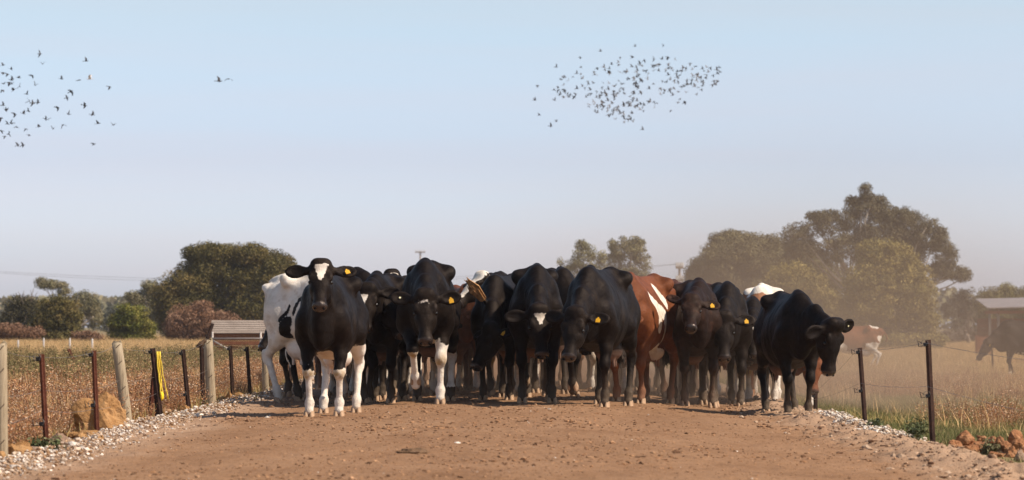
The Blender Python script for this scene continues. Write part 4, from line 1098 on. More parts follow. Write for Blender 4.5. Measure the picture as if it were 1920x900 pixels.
def rod_between(bm, a, b, prof):
    """Extrude a closed section (list of (s, t)) from a to b."""
    a, b = Vector(a), Vector(b); d = (b - a).normalized(); s = d.cross(Vector((0, 1, 0))).normalized(); t = s.cross(d)
    r0 = [bm.verts.new(a + s * p[0] + t * p[1]) for p in prof]; r1 = [bm.verts.new(b + s * p[0] + t * p[1]) for p in prof]
    for i in range(len(prof)): bm.faces.new((r0[i], r0[(i + 1) % len(prof)], r1[(i + 1) % len(prof)], r1[i]))
    bm.faces.new(r0[::-1]); bm.faces.new(r1)
YSEC = [(-.026, -.006), (-.004, -.006), (-.004, -.03), (.004, -.03), (.004, -.006), (.026, -.006), (.026, .002), (-.026, .002)]

def steel_post(label, top, base, y, mat, clips=(0.0, .42), group=None, x=None, w=1.0):
    """top and base are photo points of the post; it stands at distance y."""
    b = Vector((at(base[0], y), y, pz(base[1], y) - .12)); t = Vector((at(top[0], y), y, pz(top[1], y)))
    root = empty('steel_post', b); tag(root, label, 'fence post', group)
    bm = bmesh.new(); rod_between(bm, (0, 0, 0), t - b, [(p * w, q * w) for p, q in YSEC]); bm_obj('shaft', bm, mat, root)
    for c in clips:
        p = (t - b) * (1 - c)
        bm = bmesh.new(); box_bm(bm, p + Vector((-.024, -.012, -.02)), (.032, .028, .03), bev=.005)
        tube_bm(bm, [p + Vector((-.05, -.02, -.01)), p + Vector((-.085, -.02, .012)), p + Vector((-.075, -.02, -.035)), p + Vector((-.045, -.02, -.03))], .0045, 5)
        bm_obj('insulator', bm, M_CLIP, root)
        p2 = [p + Vector((-.03 + .028 * math.cos(k * .9), -.025, -.005 + .024 * math.sin(k * .9))) for k in range(8)]
        bm = bmesh.new(); tube_bm(bm, p2, .0018, 4); bm_obj('wire_tie', bm, M_WIRE, root)
    return t, b

def wood_post(label, top, base, y, wpx, group, seed):
    s = F_PX / y; b = Vector((at(base[0], y), y, pz(base[1], y) - .15)); t = Vector((at(top[0], y), y, pz(top[1], y)))
    root = empty('wooden_post', b); tag(root, label, 'fence post', group)
    r0 = wpx / s / 2; rr = np.random.default_rng(seed); bm = bmesh.new(); rings = []; d = t - b
    for i in range(9):
        k = i / 8; c = d * k; ring = []
        for q in range(14):
            a = 6.283 * q / 14; rad = r0 * (1.04 - .06 * k) * (1 + .035 * math.sin(a * 3 + seed) + rr.normal(0, .012)); ring.append(bm.verts.new(c + Vector((math.cos(a) * rad, math.sin(a) * rad, (.012 * rr.normal() + .012 * math.sin(a)) if i == 8 else 0))))
        rings.append(ring)
    for p, q in zip(rings, rings[1:]):
        for j in range(14): bm.faces.new((p[j], p[(j + 1) % 14], q[(j + 1) % 14], q[j]))
    bm.faces.new(rings[0][::-1]); bm.faces.new(rings[-1])
    bm_obj('shaft', bm, M_POST, root, True)
    for k in (.30, .55, .80, .96):
        bm = bmesh.new(); c = d * k; tube_bm(bm, [c + Vector((-r0 * .2, -r0 * 1.0, -.01)), c + Vector((r0 * .5, -r0 * 1.0, .02)), c + Vector((r0 * .62, -r0 * .85, .025))], .0026, 4); bm_obj('staple', bm, M_DSTEEL, root)
    return t, b
Y1 = 20.4
GL, GW = 'steel posts of the left fence', 'wooden posts of the left fence'
tops = []
tops.append(wood_post('thick wooden post cut by the left edge of the photo, nearest of the left fence', (2, 644), (4, 868), Y1, 22, GW, 1))
tops.append(steel_post('rusty red steel post behind the low dark green weed', (78, 664), (88, 822), Y1 * 1.09, M_RUST, (.02, .66), GL, w=.74))
tops.append(steel_post('rusty red steel post in front of the large orange clay lump', (176, 657), (184, 824), Y1 * 1.21, M_RUST, (.02, .50, .92), GL, w=.74))
tops.append(wood_post('leaning wooden post beside the large orange clay lump', (219, 643), (244, 802), Y1 * 1.33, 20, GW, 2))
tops.append(steel_post('dark steel post with a yellow rope hanging at its right', (286, 653), (304, 782), Y1 * 1.45, M_DSTEEL, (.02,), GL, w=.95))
tops.append(steel_post('leaning dark steel post right of the yellow rope', (343, 655), (357, 778), Y1 * 1.57, M_DSTEEL, (.03, .56), GL, w=.85))
tops.append(wood_post('weathered wooden post with the small brown bird beside its top', (390, 637), (398, 766), Y1 * 1.68, 18, GW, 3))
steel_post('thin dark steel post close behind the left side of the post with the bird', (378, 640), (381, 745), Y1 * 1.70, M_DSTEEL, (), GL, w=.95)
tops.append(steel_post('dark steel post, first one right of the post with the bird', (432, 648), (437, 742), Y1 * 1.82, M_DSTEEL, (.03,), GL, w=.85))
tops.append(steel_post('dark steel post, second one right of the post with the bird', (463, 650), (471, 750), Y1 * 1.94, M_DSTEEL, (.03,), GL, w=.85))
tops.append(wood_post('pale wooden post half hidden behind the dark cow muzzle at the left', (496, 655), (499, 735), Y1 * 2.06, 12, GW, 4))
tops.append(steel_post('thin steel post seen under the belly of the spotted cow', (544, 670), (545, 725), Y1 * 2.30, M_DSTEEL, (.05,), GL, w=.9))
# stay and strut on the post with the rope
yb = Y1 * 1.455
def prop(name, label, a, b, y, mat, w=1.0):
    bm = bmesh.new(); A = Vector((at(a[0], y), y, pz(a[1], y))); B = Vector((at(b[0], y), y, pz(b[1], y))); rod_between(bm, (0, 0, 0), B - A, [(p * w, q * w) for p, q in YSEC])
    o = bm_obj(name, bm, mat); o.location = A; return tag(o, label, 'fence post', GL)
prop('steel_stay', 'rusty steel stay leaning against the post with the yellow rope', (281, 781), (290, 690), yb + .25, M_RUST, .85)
prop('steel_stay', 'upright dark steel bar bound to the post with the yellow rope', (296, 784), (290, 688), yb - .08, M_DSTEEL, .9)
# yellow rope: strands doubled over the post top wire
ROPE = plain('yellow_rope', (.72, .52, .06), .7, .2, .2, 60)
root = empty('rope', (at(300, yb), yb - .06, pz(750, yb))); tag(root, 'yellow rope hung in strands on the right of the dark steel post', 'rope')
rr = random.Random(4)
for i, (x0, x1, y1) in enumerate([(292, 303, 742), (296, 306, 744), (301, 307, 744), (299, 308, 745), (302, 318, 748), (297, 305, 743)]):
    bm = bmesh.new(); P = []
    for k in range(9):
        t = k / 8; px = x0 + (x1 - x0) * t ** 1.4 + rr.uniform(-.7, .7); py = 659 + (y1 - 659) * t
        P.append((at(px, yb) - root.location.x, -.01 * i + rr.uniform(-.01, .01), pz(py, yb) - root.location.z))
    tube_bm(bm, P, .0075 if i != 4 else .005, 6); bm_obj('strand', bm, ROPE, root, True)
bm = bmesh.new(); bmesh.ops.create_icosphere(bm, subdivisions=2, radius=.028, matrix=Matrix.Translation((at(305, yb) - root.location.x, -.03, pz(742, yb) - root.location.z)) @ Matrix.Diagonal((.8, .8, 1.6, 1))); bm_obj('knot', bm, plain('bright_yellow_knot', (.80, .58, .02), .6), root, True)
# wires
def wire(label, pts, r=.0014, sag=.02):
    P = []
    for a, b in zip(pts, pts[1:]):
        a, b = Vector(a), Vector(b)
        for k in range(6):
            t = k / 6; p = a.lerp(b, t); p.z -= sag * 4 * t * (1 - t); P.append(p)
    P.append(Vector(pts[-1])); bm = bmesh.new(); tube_bm(bm, P, r, 4); o = bm_obj('fence_wire', bm, M_WIRE); return tag(o, label, 'wire', 'wires strung along the fences')
for k, nm in ((.03, 'top wire of the left fence running along the post tops'), (.42, 'middle wire of the left fence through the weeds'), (.66, 'lowest wire of the left fence near the gravel')):
    P = [(-4.0, Y1 * .8, .15 - k * .8 + .55)] + [tuple(t.lerp(b + Vector((0, 0, .12)), k) + Vector((-.02, -.05, 0))) for t, b in tops]
    P[0] = (LX - .05, Y1 * .86, P[1][2]); wire(nm, P)
GR = 'steel posts of the right fence'
rt = [steel_post('tall rusty steel post, the nearest one on the right', (1740, 637), (1750, 827), 25.2, M_RUSTD, (.02, .46), GR, w=.86), steel_post('leaning dark steel post, second nearest one on the right', (1612, 652), (1624, 796), 30.2, M_RUSTD, (.03, .46), GR, w=.84),
      steel_post('thin steel post under the red muzzle at the right', (1529, 737), (1529, 764), 35.4, M_DSTEEL, (.05,), GR, w=.9)]
far_r = steel_post('thin faint steel post far off in the right field', (1860, 655), (1862, 690), 92, M_DSTEEL, (), None, w=1.0)
for k, nm in ((.03, 'top wire of the right fence'), (.46, 'middle wire of the right fence')):
    P = [(3.30, 17.5, .62 - k * .75)] + [tuple(t.lerp(b + Vector((0, 0, .12)), k) + Vector((-.03, -.03, 0))) for t, b in rt] + [(3.3, 50, .50 - k * .6)]
    wire(nm, P)
# little white markers in the far left grass, and the leaning stake
WHT = plain('white_marker', (.62, .58, .54), .7, .2, .15)
for px, py, t in ((34, 648, 'thin white marker post, leftmost of the four in the dry grass'), (82, 644, 'thin white marker post, second from left in the dry grass'), (131, 644, 'thin white marker post, third from left in the dry grass'), (173, 645, 'thin white marker post, rightmost of the four in the dry grass')):
    y = 112; s = F_PX / y; bm = bmesh.new(); tube_bm(bm, [(0, 0, -.3), (0, 0, .36), (.005, 0, .42)], [.035, .032, .02], 7); tag(bm_obj('marker_post', bm, WHT), t, 'marker post', 'white marker posts in the dry grass').location = (at(px, y), y, pz(py + 12, y))
prop('wooden_stake', 'dark stake leaning in the grass of the left field', (139, 676), (128, 655), 60, M_RUST, 1.4)

# ------------------------------------------------------------------ sheds, poles
def plank(name, a, b, h, t, mat, parent, up=(0, 0, 1)):
    """Board from a to b (its lower edge), height h along up, thickness t."""
    a, b, u = Vector(a), Vector(b), Vector(up).normalized(); d = b - a; n = d.cross(u).normalized() * t / 2
    bm = bmesh.new(); vs = [bm.verts.new(p + q) for p in (a, b, b + u * h, a + u * h) for q in (n, -n)]
    for f in ((0, 2, 4, 6), (7, 5, 3, 1), (0, 1, 3, 2), (2, 3, 5, 4), (4, 5, 7, 6), (6, 7, 1, 0)): bm.faces.new([vs[i] for i in f])
    return bm_obj(name, bm, mat, parent)
y = 88.0; x0 = at(398, y); gz = float(ground_z(x0, y))
root = empty('stock_shelter', (x0, y, gz)); tag(root, 'low shelter with grey plank roof and red brown boards left of the cows', 'shelter')
for i in range(6):                                                    # roof planks, lowest at the front
    k = i / 6; plank('roof_plank', (-.06, -.25 + .75 * k, .80 + .36 * k), (2.9, -.25 + .75 * k, .80 + .36 * k), .105, .03, M_GREYWOOD, root, (0, .72, .36))
for i in range(6): plank('wall_plank', (0, -.02 - .002 * i, .06 + .135 * i), (2.85, -.02, .06 + .135 * i), .125, .03, M_REDWOOD, root)
for xx in (0.03, 1.35, 2.7):
    bm = bmesh.new(); tube_bm(bm, [(xx, -.24, -.1), (xx, -.24, .84)], .028, 8); bm_obj('support_post', bm, plain('pale_pipe', (.42, .37, .33), .5, .4, .15, 8, metal=.3), root, True)
bm = bmesh.new(); tube_bm(bm, [(.03, -.27, .66), (2.85, -.27, .66)], .022, 7); bm_obj('rail', bm, bpy.data.materials['pale_pipe'], root, True)
bm = bmesh.new(); tube_bm(bm, [(.05, -.29, .60), (.66, -.29, .26)], .022, 7); bm_obj('brace', bm, bpy.data.materials['pale_pipe'], root, True)
prop('broken_branch', 'dark branch leaning against the left end of the low shelter', (385, 646), (399, 606), 86, M_DSTEEL, 1.8)['category'] = 'branch'
y = 150.0; x0 = at(1850, y); gz = float(ground_z(x0, y)); s = F_PX / y
IRON = plain('pale_roof_iron', (.33, .28, .25), .45, .4, .15, 1.5, metal=.3)
root = empty('open_shed', (x0, y, gz)); tag(root, 'open fronted shed with a pale iron roof at the right edge', 'shed')
zt = pz(578, y) - gz
for i in range(9): plank('roof_sheet', (-.05 + .62 * i, -.6, zt + .012 * i * 1.2), (-.05 + .62 * i, 3.2, zt + .012 * i * 1.2 + .45), .62, .05, IRON, root, (1, 0, .03))
for xx in (.15, .55, 2.6, 5.0):
    bm = bmesh.new(); tube_bm(bm, [(xx, 0, -.2), (xx, 0, zt + .02)], .07, 8); bm_obj('shed_post', bm, M_GREYWOOD, root, True)
plank('fascia_beam', (-.1, -.12, zt - .26), (5.6, -.12, zt - .22), .14, .06, M_REDWOOD, root)
for i in range(7): plank('back_board', (.0, 3.0, .05 + .24 * i), (5.6, 3.0, .05 + .24 * i), .225, .04, M_REDWOOD, root)
y = 128.0; root = empty('feed_crate', (at(1832, y), y, float(ground_z(at(1832, y), y)))); tag(root, 'small red brown crate standing left of the open shed', 'crate')
for i in range(5): plank('crate_slat', (0, 0, .10 + .17 * i), (.55, 0, .10 + .17 * i), .15, .03, M_REDWOOD, root); plank('crate_slat', (0.01, .5, .10 + .17 * i), (.54, .5, .10 + .17 * i), .15, .03, M_REDWOOD, root)
for xx in (.02, .53):
    for yy_ in (.06, .44): plank('crate_post', (xx - .03, yy_, 0), (xx + .03, yy_, 0), .98, .06, M_REDWOOD, root)
# power poles
def power_pole(label, px, py_top, y, arm_px, r, arms=1):
    x = at(px, y); gz = float(ground_z(x, y)); h = pz(py_top, y) - gz; root = empty('power_pole', (x, y, gz)); tag(root, label, 'power pole')
    bm = bmesh.new(); tube_bm(bm, [(0, 0, -.5), (0, 0, h)], [r * 1.2, r * .8], 9); bm_obj('pole', bm, M_GREYWOOD, root, True)
    A = arm_px * y / F_PX / 2
    for i in range(arms):
        z = h - .25 - i * 1.1; bm = bmesh.new(); box_bm(bm, (0, -r, z), (A * 2, .12 + r * .5, .16 + r * .5)); bm_obj('crossarm', bm, M_GREYWOOD, root)
        for q in (-.85, -.3, .3, .85):
            bm = bmesh.new(); tube_bm(bm, [(A * q, -r, z), (A * q, -r, z + .28 + r)], .06 + r * .2, 6); bm_obj('insulator', bm, WHT, root)
power_pole('faint distant power pole with a crossarm above the herd', 788, 471, 760, 19, .26)
power_pole('hazy power pole left of the dusty dome tree', 1274, 496, 270, 14, .13, 2)
power_pole('power pole outside the left of the photo carrying the thin lines', -330, 482, 300, 14, .13)
for dx_, t in ((-.22, 'upper thin power line crossing the sky at the left'), (.22, 'lower thin power line crossing the sky at the left')):
    A = Vector((at(-330, 300) + dx_, 300, pz(481, 300))); B = Vector((at(1274, 270) + dx_, 270, pz(495, 270))); P = []
    for k in range(41):
        t_ = k / 40; p = A.lerp(B, t_); p.z -= (1.75 + (.25 if dx_ > 0 else 0)) * 4 * t_ * (1 - t_); P.append(p)
    bm = bmesh.new(); tube_bm(bm, P, .009, 4); tag(bm_obj('power_line', bm, M_WIRE), t, 'power line', 'power lines in the far sky')

# ------------------------------------------------------------------ birds
def bird_mesh(name, flap, span=.46, bank=0.0, small=False):
    """One bird: body, head, tail and two jointed wings (flap = wing root and tip angle in degrees)."""
    bm = bmesh.new()
    body = [(-.15, .004, .004), (-.10, .022, .02), (-.02, .034, .032), (.05, .030, .030), (.085, .020, .022), (.115, .022, .022), (.135, .012, .012), (.165, .002, .002)]
    rings = [[bm.verts.new((x, math.cos(a) * ry, math.sin(a) * rz)) for a in [6.283 * k / 7 for k in range(7)]] for x, ry, rz in body]
    for p, q in zip(rings, rings[1:]):
        for k in range(7): bm.faces.new((p[k], p[(k + 1) % 7], q[(k + 1) % 7], q[k]))
    t = [bm.verts.new(p) for p in ((-.12, .015, .0), (-.12, -.015, .0), (-.25, -.04, -.004), (-.25, .04, -.004), (-.24, 0, .012))]; bm.faces.new((t[0], t[1], t[2], t[4])); bm.faces.new((t[0], t[4], t[3]))
    a1, a2 = R(flap[0]), R(flap[1]); L1, L2 = span * .24, span * .30
    for s in (-1, 1):
        b1 = R(bank) * s
        p0 = Vector((0, s * .025, .012)); e = p0 + Vector((.02, s * L1 * math.cos(a1 + b1), L1 * math.sin(a1 + b1))); w = e + Vector((-.05, s * L2 * math.cos(a2 + b1), L2 * math.sin(a2 + b1)))
        for dz in (.006, -.006):
            o = Vector((0, 0, dz)); vs = [bm.verts.new(q + o) for q in (p0 + Vector((.05, 0, 0)), p0 + Vector((-.075, 0, 0)), e + Vector((-.075, 0, 0)), e + Vector((.045, 0, 0)), w + Vector((.0, 0, 0)), w + Vector((-.05, 0, 0)))]
            bm.faces.new((vs[0], vs[1], vs[2], vs[3])); bm.faces.new((vs[3], vs[2], vs[5], vs[4]))
    me = bpy.data.meshes.new(name); bm.to_mesh(me); bm.free(); return me
M_BIRD = plain('dark_feathers', (.045, .042, .045), .7, .2, .3); M_BIRDP = plain('grey_feathers', (.16, .15, .155), .7, .2, .3); M_BIRDW = plain('white_feathers', (.75, .70, .66), .7, .2, .1)
BM = []
for i, f in enumerate([(35, 10), (50, 25), (-15, -40), (-35, -60), (5, -20), (60, 50), (20, 40)]):
    for mt_, nm in ((M_BIRD, 'dark'), (M_BIRDP, 'grey'), (M_BIRDW, 'white')):
        q = bird_mesh('bird', f); q.materials.append(mt_); BM.append((nm, q))
def bird(px, py, y, sc, label, group=None, kind='dark', pose=None, rz=None, roll=0, pitch=0):
    ms_ = [q for n_, q in BM if n_ == kind]; q = ms_[(random.randrange(len(ms_)) if pose is None else pose)]
    o = bpy.data.objects.new('bird', q); COL.objects.link(o); o.location = (at(px, y), y, pz(py, y)); o.scale = (sc,) * 3
    o.rotation_euler = (R(roll), R(pitch), R(random.uniform(0, 360) if rz is None else rz)); return tag(o, label, 'bird', group)
LB = [(322, 90), (340, 170), (690, 147), (25, 180), (88, 213), (27, 240), (60, 250), (150, 280), (252, 262), (92, 300), (88, 330), (28, 330), (20, 380), (157, 352), (110, 378), (282, 340), (492, 290), (632, 300), (875, 352), (568, 390), (536, 440), (215, 412), (236, 466), (262, 486), (275, 482), (305, 480),
      (25, 502), (45, 542), (116, 570), (188, 568), (228, 548), (458, 518), (545, 572), (678, 500), (742, 576), (785, 646), (907, 660), (5, 605), (60, 650), (86, 645), (135, 676), (208, 690), (312, 672), (365, 612), (388, 612), (425, 690), (505, 658), (10, 705), (68, 732), (38, 748), (233, 740), (142, 820), (184, 822), (752, 814), (72, 318), (100, 292)]
random.seed(5)
for (zx, zy) in LB:
    bird(zx / 4.267, 80 + zy / 4.267, random.uniform(115, 140), random.uniform(.50, .66), 'dark bird of the loose flock in the sky at the upper left', 'birds of the loose flock at the upper left', rz=random.gauss(20, 50), roll=random.gauss(0, 35), pitch=random.gauss(0, 15))
bird(718 / 4.267, 80 + 290 / 4.267, 125, .75, 'the only white bird of the loose flock at the upper left', 'birds of the loose flock at the upper left', 'white')
bird(411, 152, 125, .85, 'dark bird, the left one of the lone pair in the sky', 'lone pair of birds', roll=35, rz=20, pose=0)
bird(429, 148, 130, .75, 'dark bird, the right one of the lone pair in the sky', 'lone pair of birds', rz=80, pose=2)
nb = 0; rb = np.random.default_rng(9)
core = [(1095, 155, 55, 32, 32), (1150, 190, 48, 26, 56), (1180, 210, 34, 20, 30), (1150, 150, 60, 28, 30), (1230, 140, 62, 34, 46), (1286, 150, 50, 36, 34), (1328, 142, 36, 22, 24), (1250, 185, 46, 18, 12), (1200, 120, 60, 22, 14)]
for cx_, cy_, wx, wy, k in core:
    for i in range(k):
        a = rb.uniform(0, 6.28); q = math.sqrt(rb.random()); px = cx_ + math.cos(a) * wx * q; py = cy_ + math.sin(a) * wy * q + (cx_ - px) * .12
        bird(px, py, rb.uniform(175, 215), rb.uniform(.52, .76), 'dark bird of the dense flock in the sky above the herd', 'birds of the dense flock above the herd', 'dark' if rb.random() < .5 else 'grey', rz=rb.normal(15, 25), roll=rb.normal(0, 38), pitch=rb.normal(-15, 20))
for px, py in [(1008, 160), (1003, 188), (1011, 216), (1043, 228), (1033, 236), (1039, 169), (1051, 175), (1040, 188), (1066, 182), (1069, 178), (1205, 243), (1043, 126), (1126, 96), (1088, 108), (1244, 85), (1191, 87), (1258, 207)]:
    bird(px, py, rb.uniform(175, 215), rb.uniform(.55, .75), 'dark bird straggling at the edge of the dense flock above the herd', 'birds at the edge of the dense flock', rz=rb.normal(15, 30), roll=rb.normal(0, 35))
# the small bird on the fence
root = empty('perched_bird', (at(376, 34.0), 34.0, pz(646, 34.0))); tag(root, 'small brown bird perched at the top of the weathered wooden post', 'bird')
root.scale = (.78, .78, .78); root.rotation_euler = (0, R(-32), R(8)); M_BB = plain('brown_feathers', (.10, .062, .038), .8, .15, .4, 60)
bm = bmesh.new()
prof = [(-.07, .008, .006), (-.045, .028, .026), (0, .040, .038), (.035, .036, .036), (.058, .024, .026), (.075, .027, .027), (.092, .020, .020), (.104, .006, .006)]
rings = [[bm.verts.new((x, math.cos(a) * ry, math.sin(a) * rz + (.012 if x > .05 else 0))) for a in [6.283 * k / 10 for k in range(10)]] for x, ry, rz in prof]
for p, q in zip(rings, rings[1:]):
    for k in range(10): bm.faces.new((p[k], p[(k + 1) % 10], q[(k + 1) % 10], q[k]))
bm.faces.new(rings[0][::-1]); bm.faces.new(rings[-1]); bm_obj('body', bm, M_BB, root, True)
bm = bmesh.new(); box_bm(bm, (-.115, 0, -.004), (.11, .028, .006)); bm_obj('tail', bm, M_BB, root)
bm = bmesh.new(); bmesh.ops.create_cone(bm, segments=6, radius1=.007, radius2=.0005, depth=.024, cap_ends=True, matrix=Matrix.Translation((.115, 0, .012)) @ Matrix.Rotation(R(90), 4, 'Y')); bm_obj('beak', bm, M_BLACK, root)
for s_ in (-1, 1): bm = bmesh.new(); tube_bm(bm, [(.0, s_ * .014, -.03), (.012, s_ * .014, -.062)], .004, 5); bm_obj('leg', bm, M_BLACK, root)
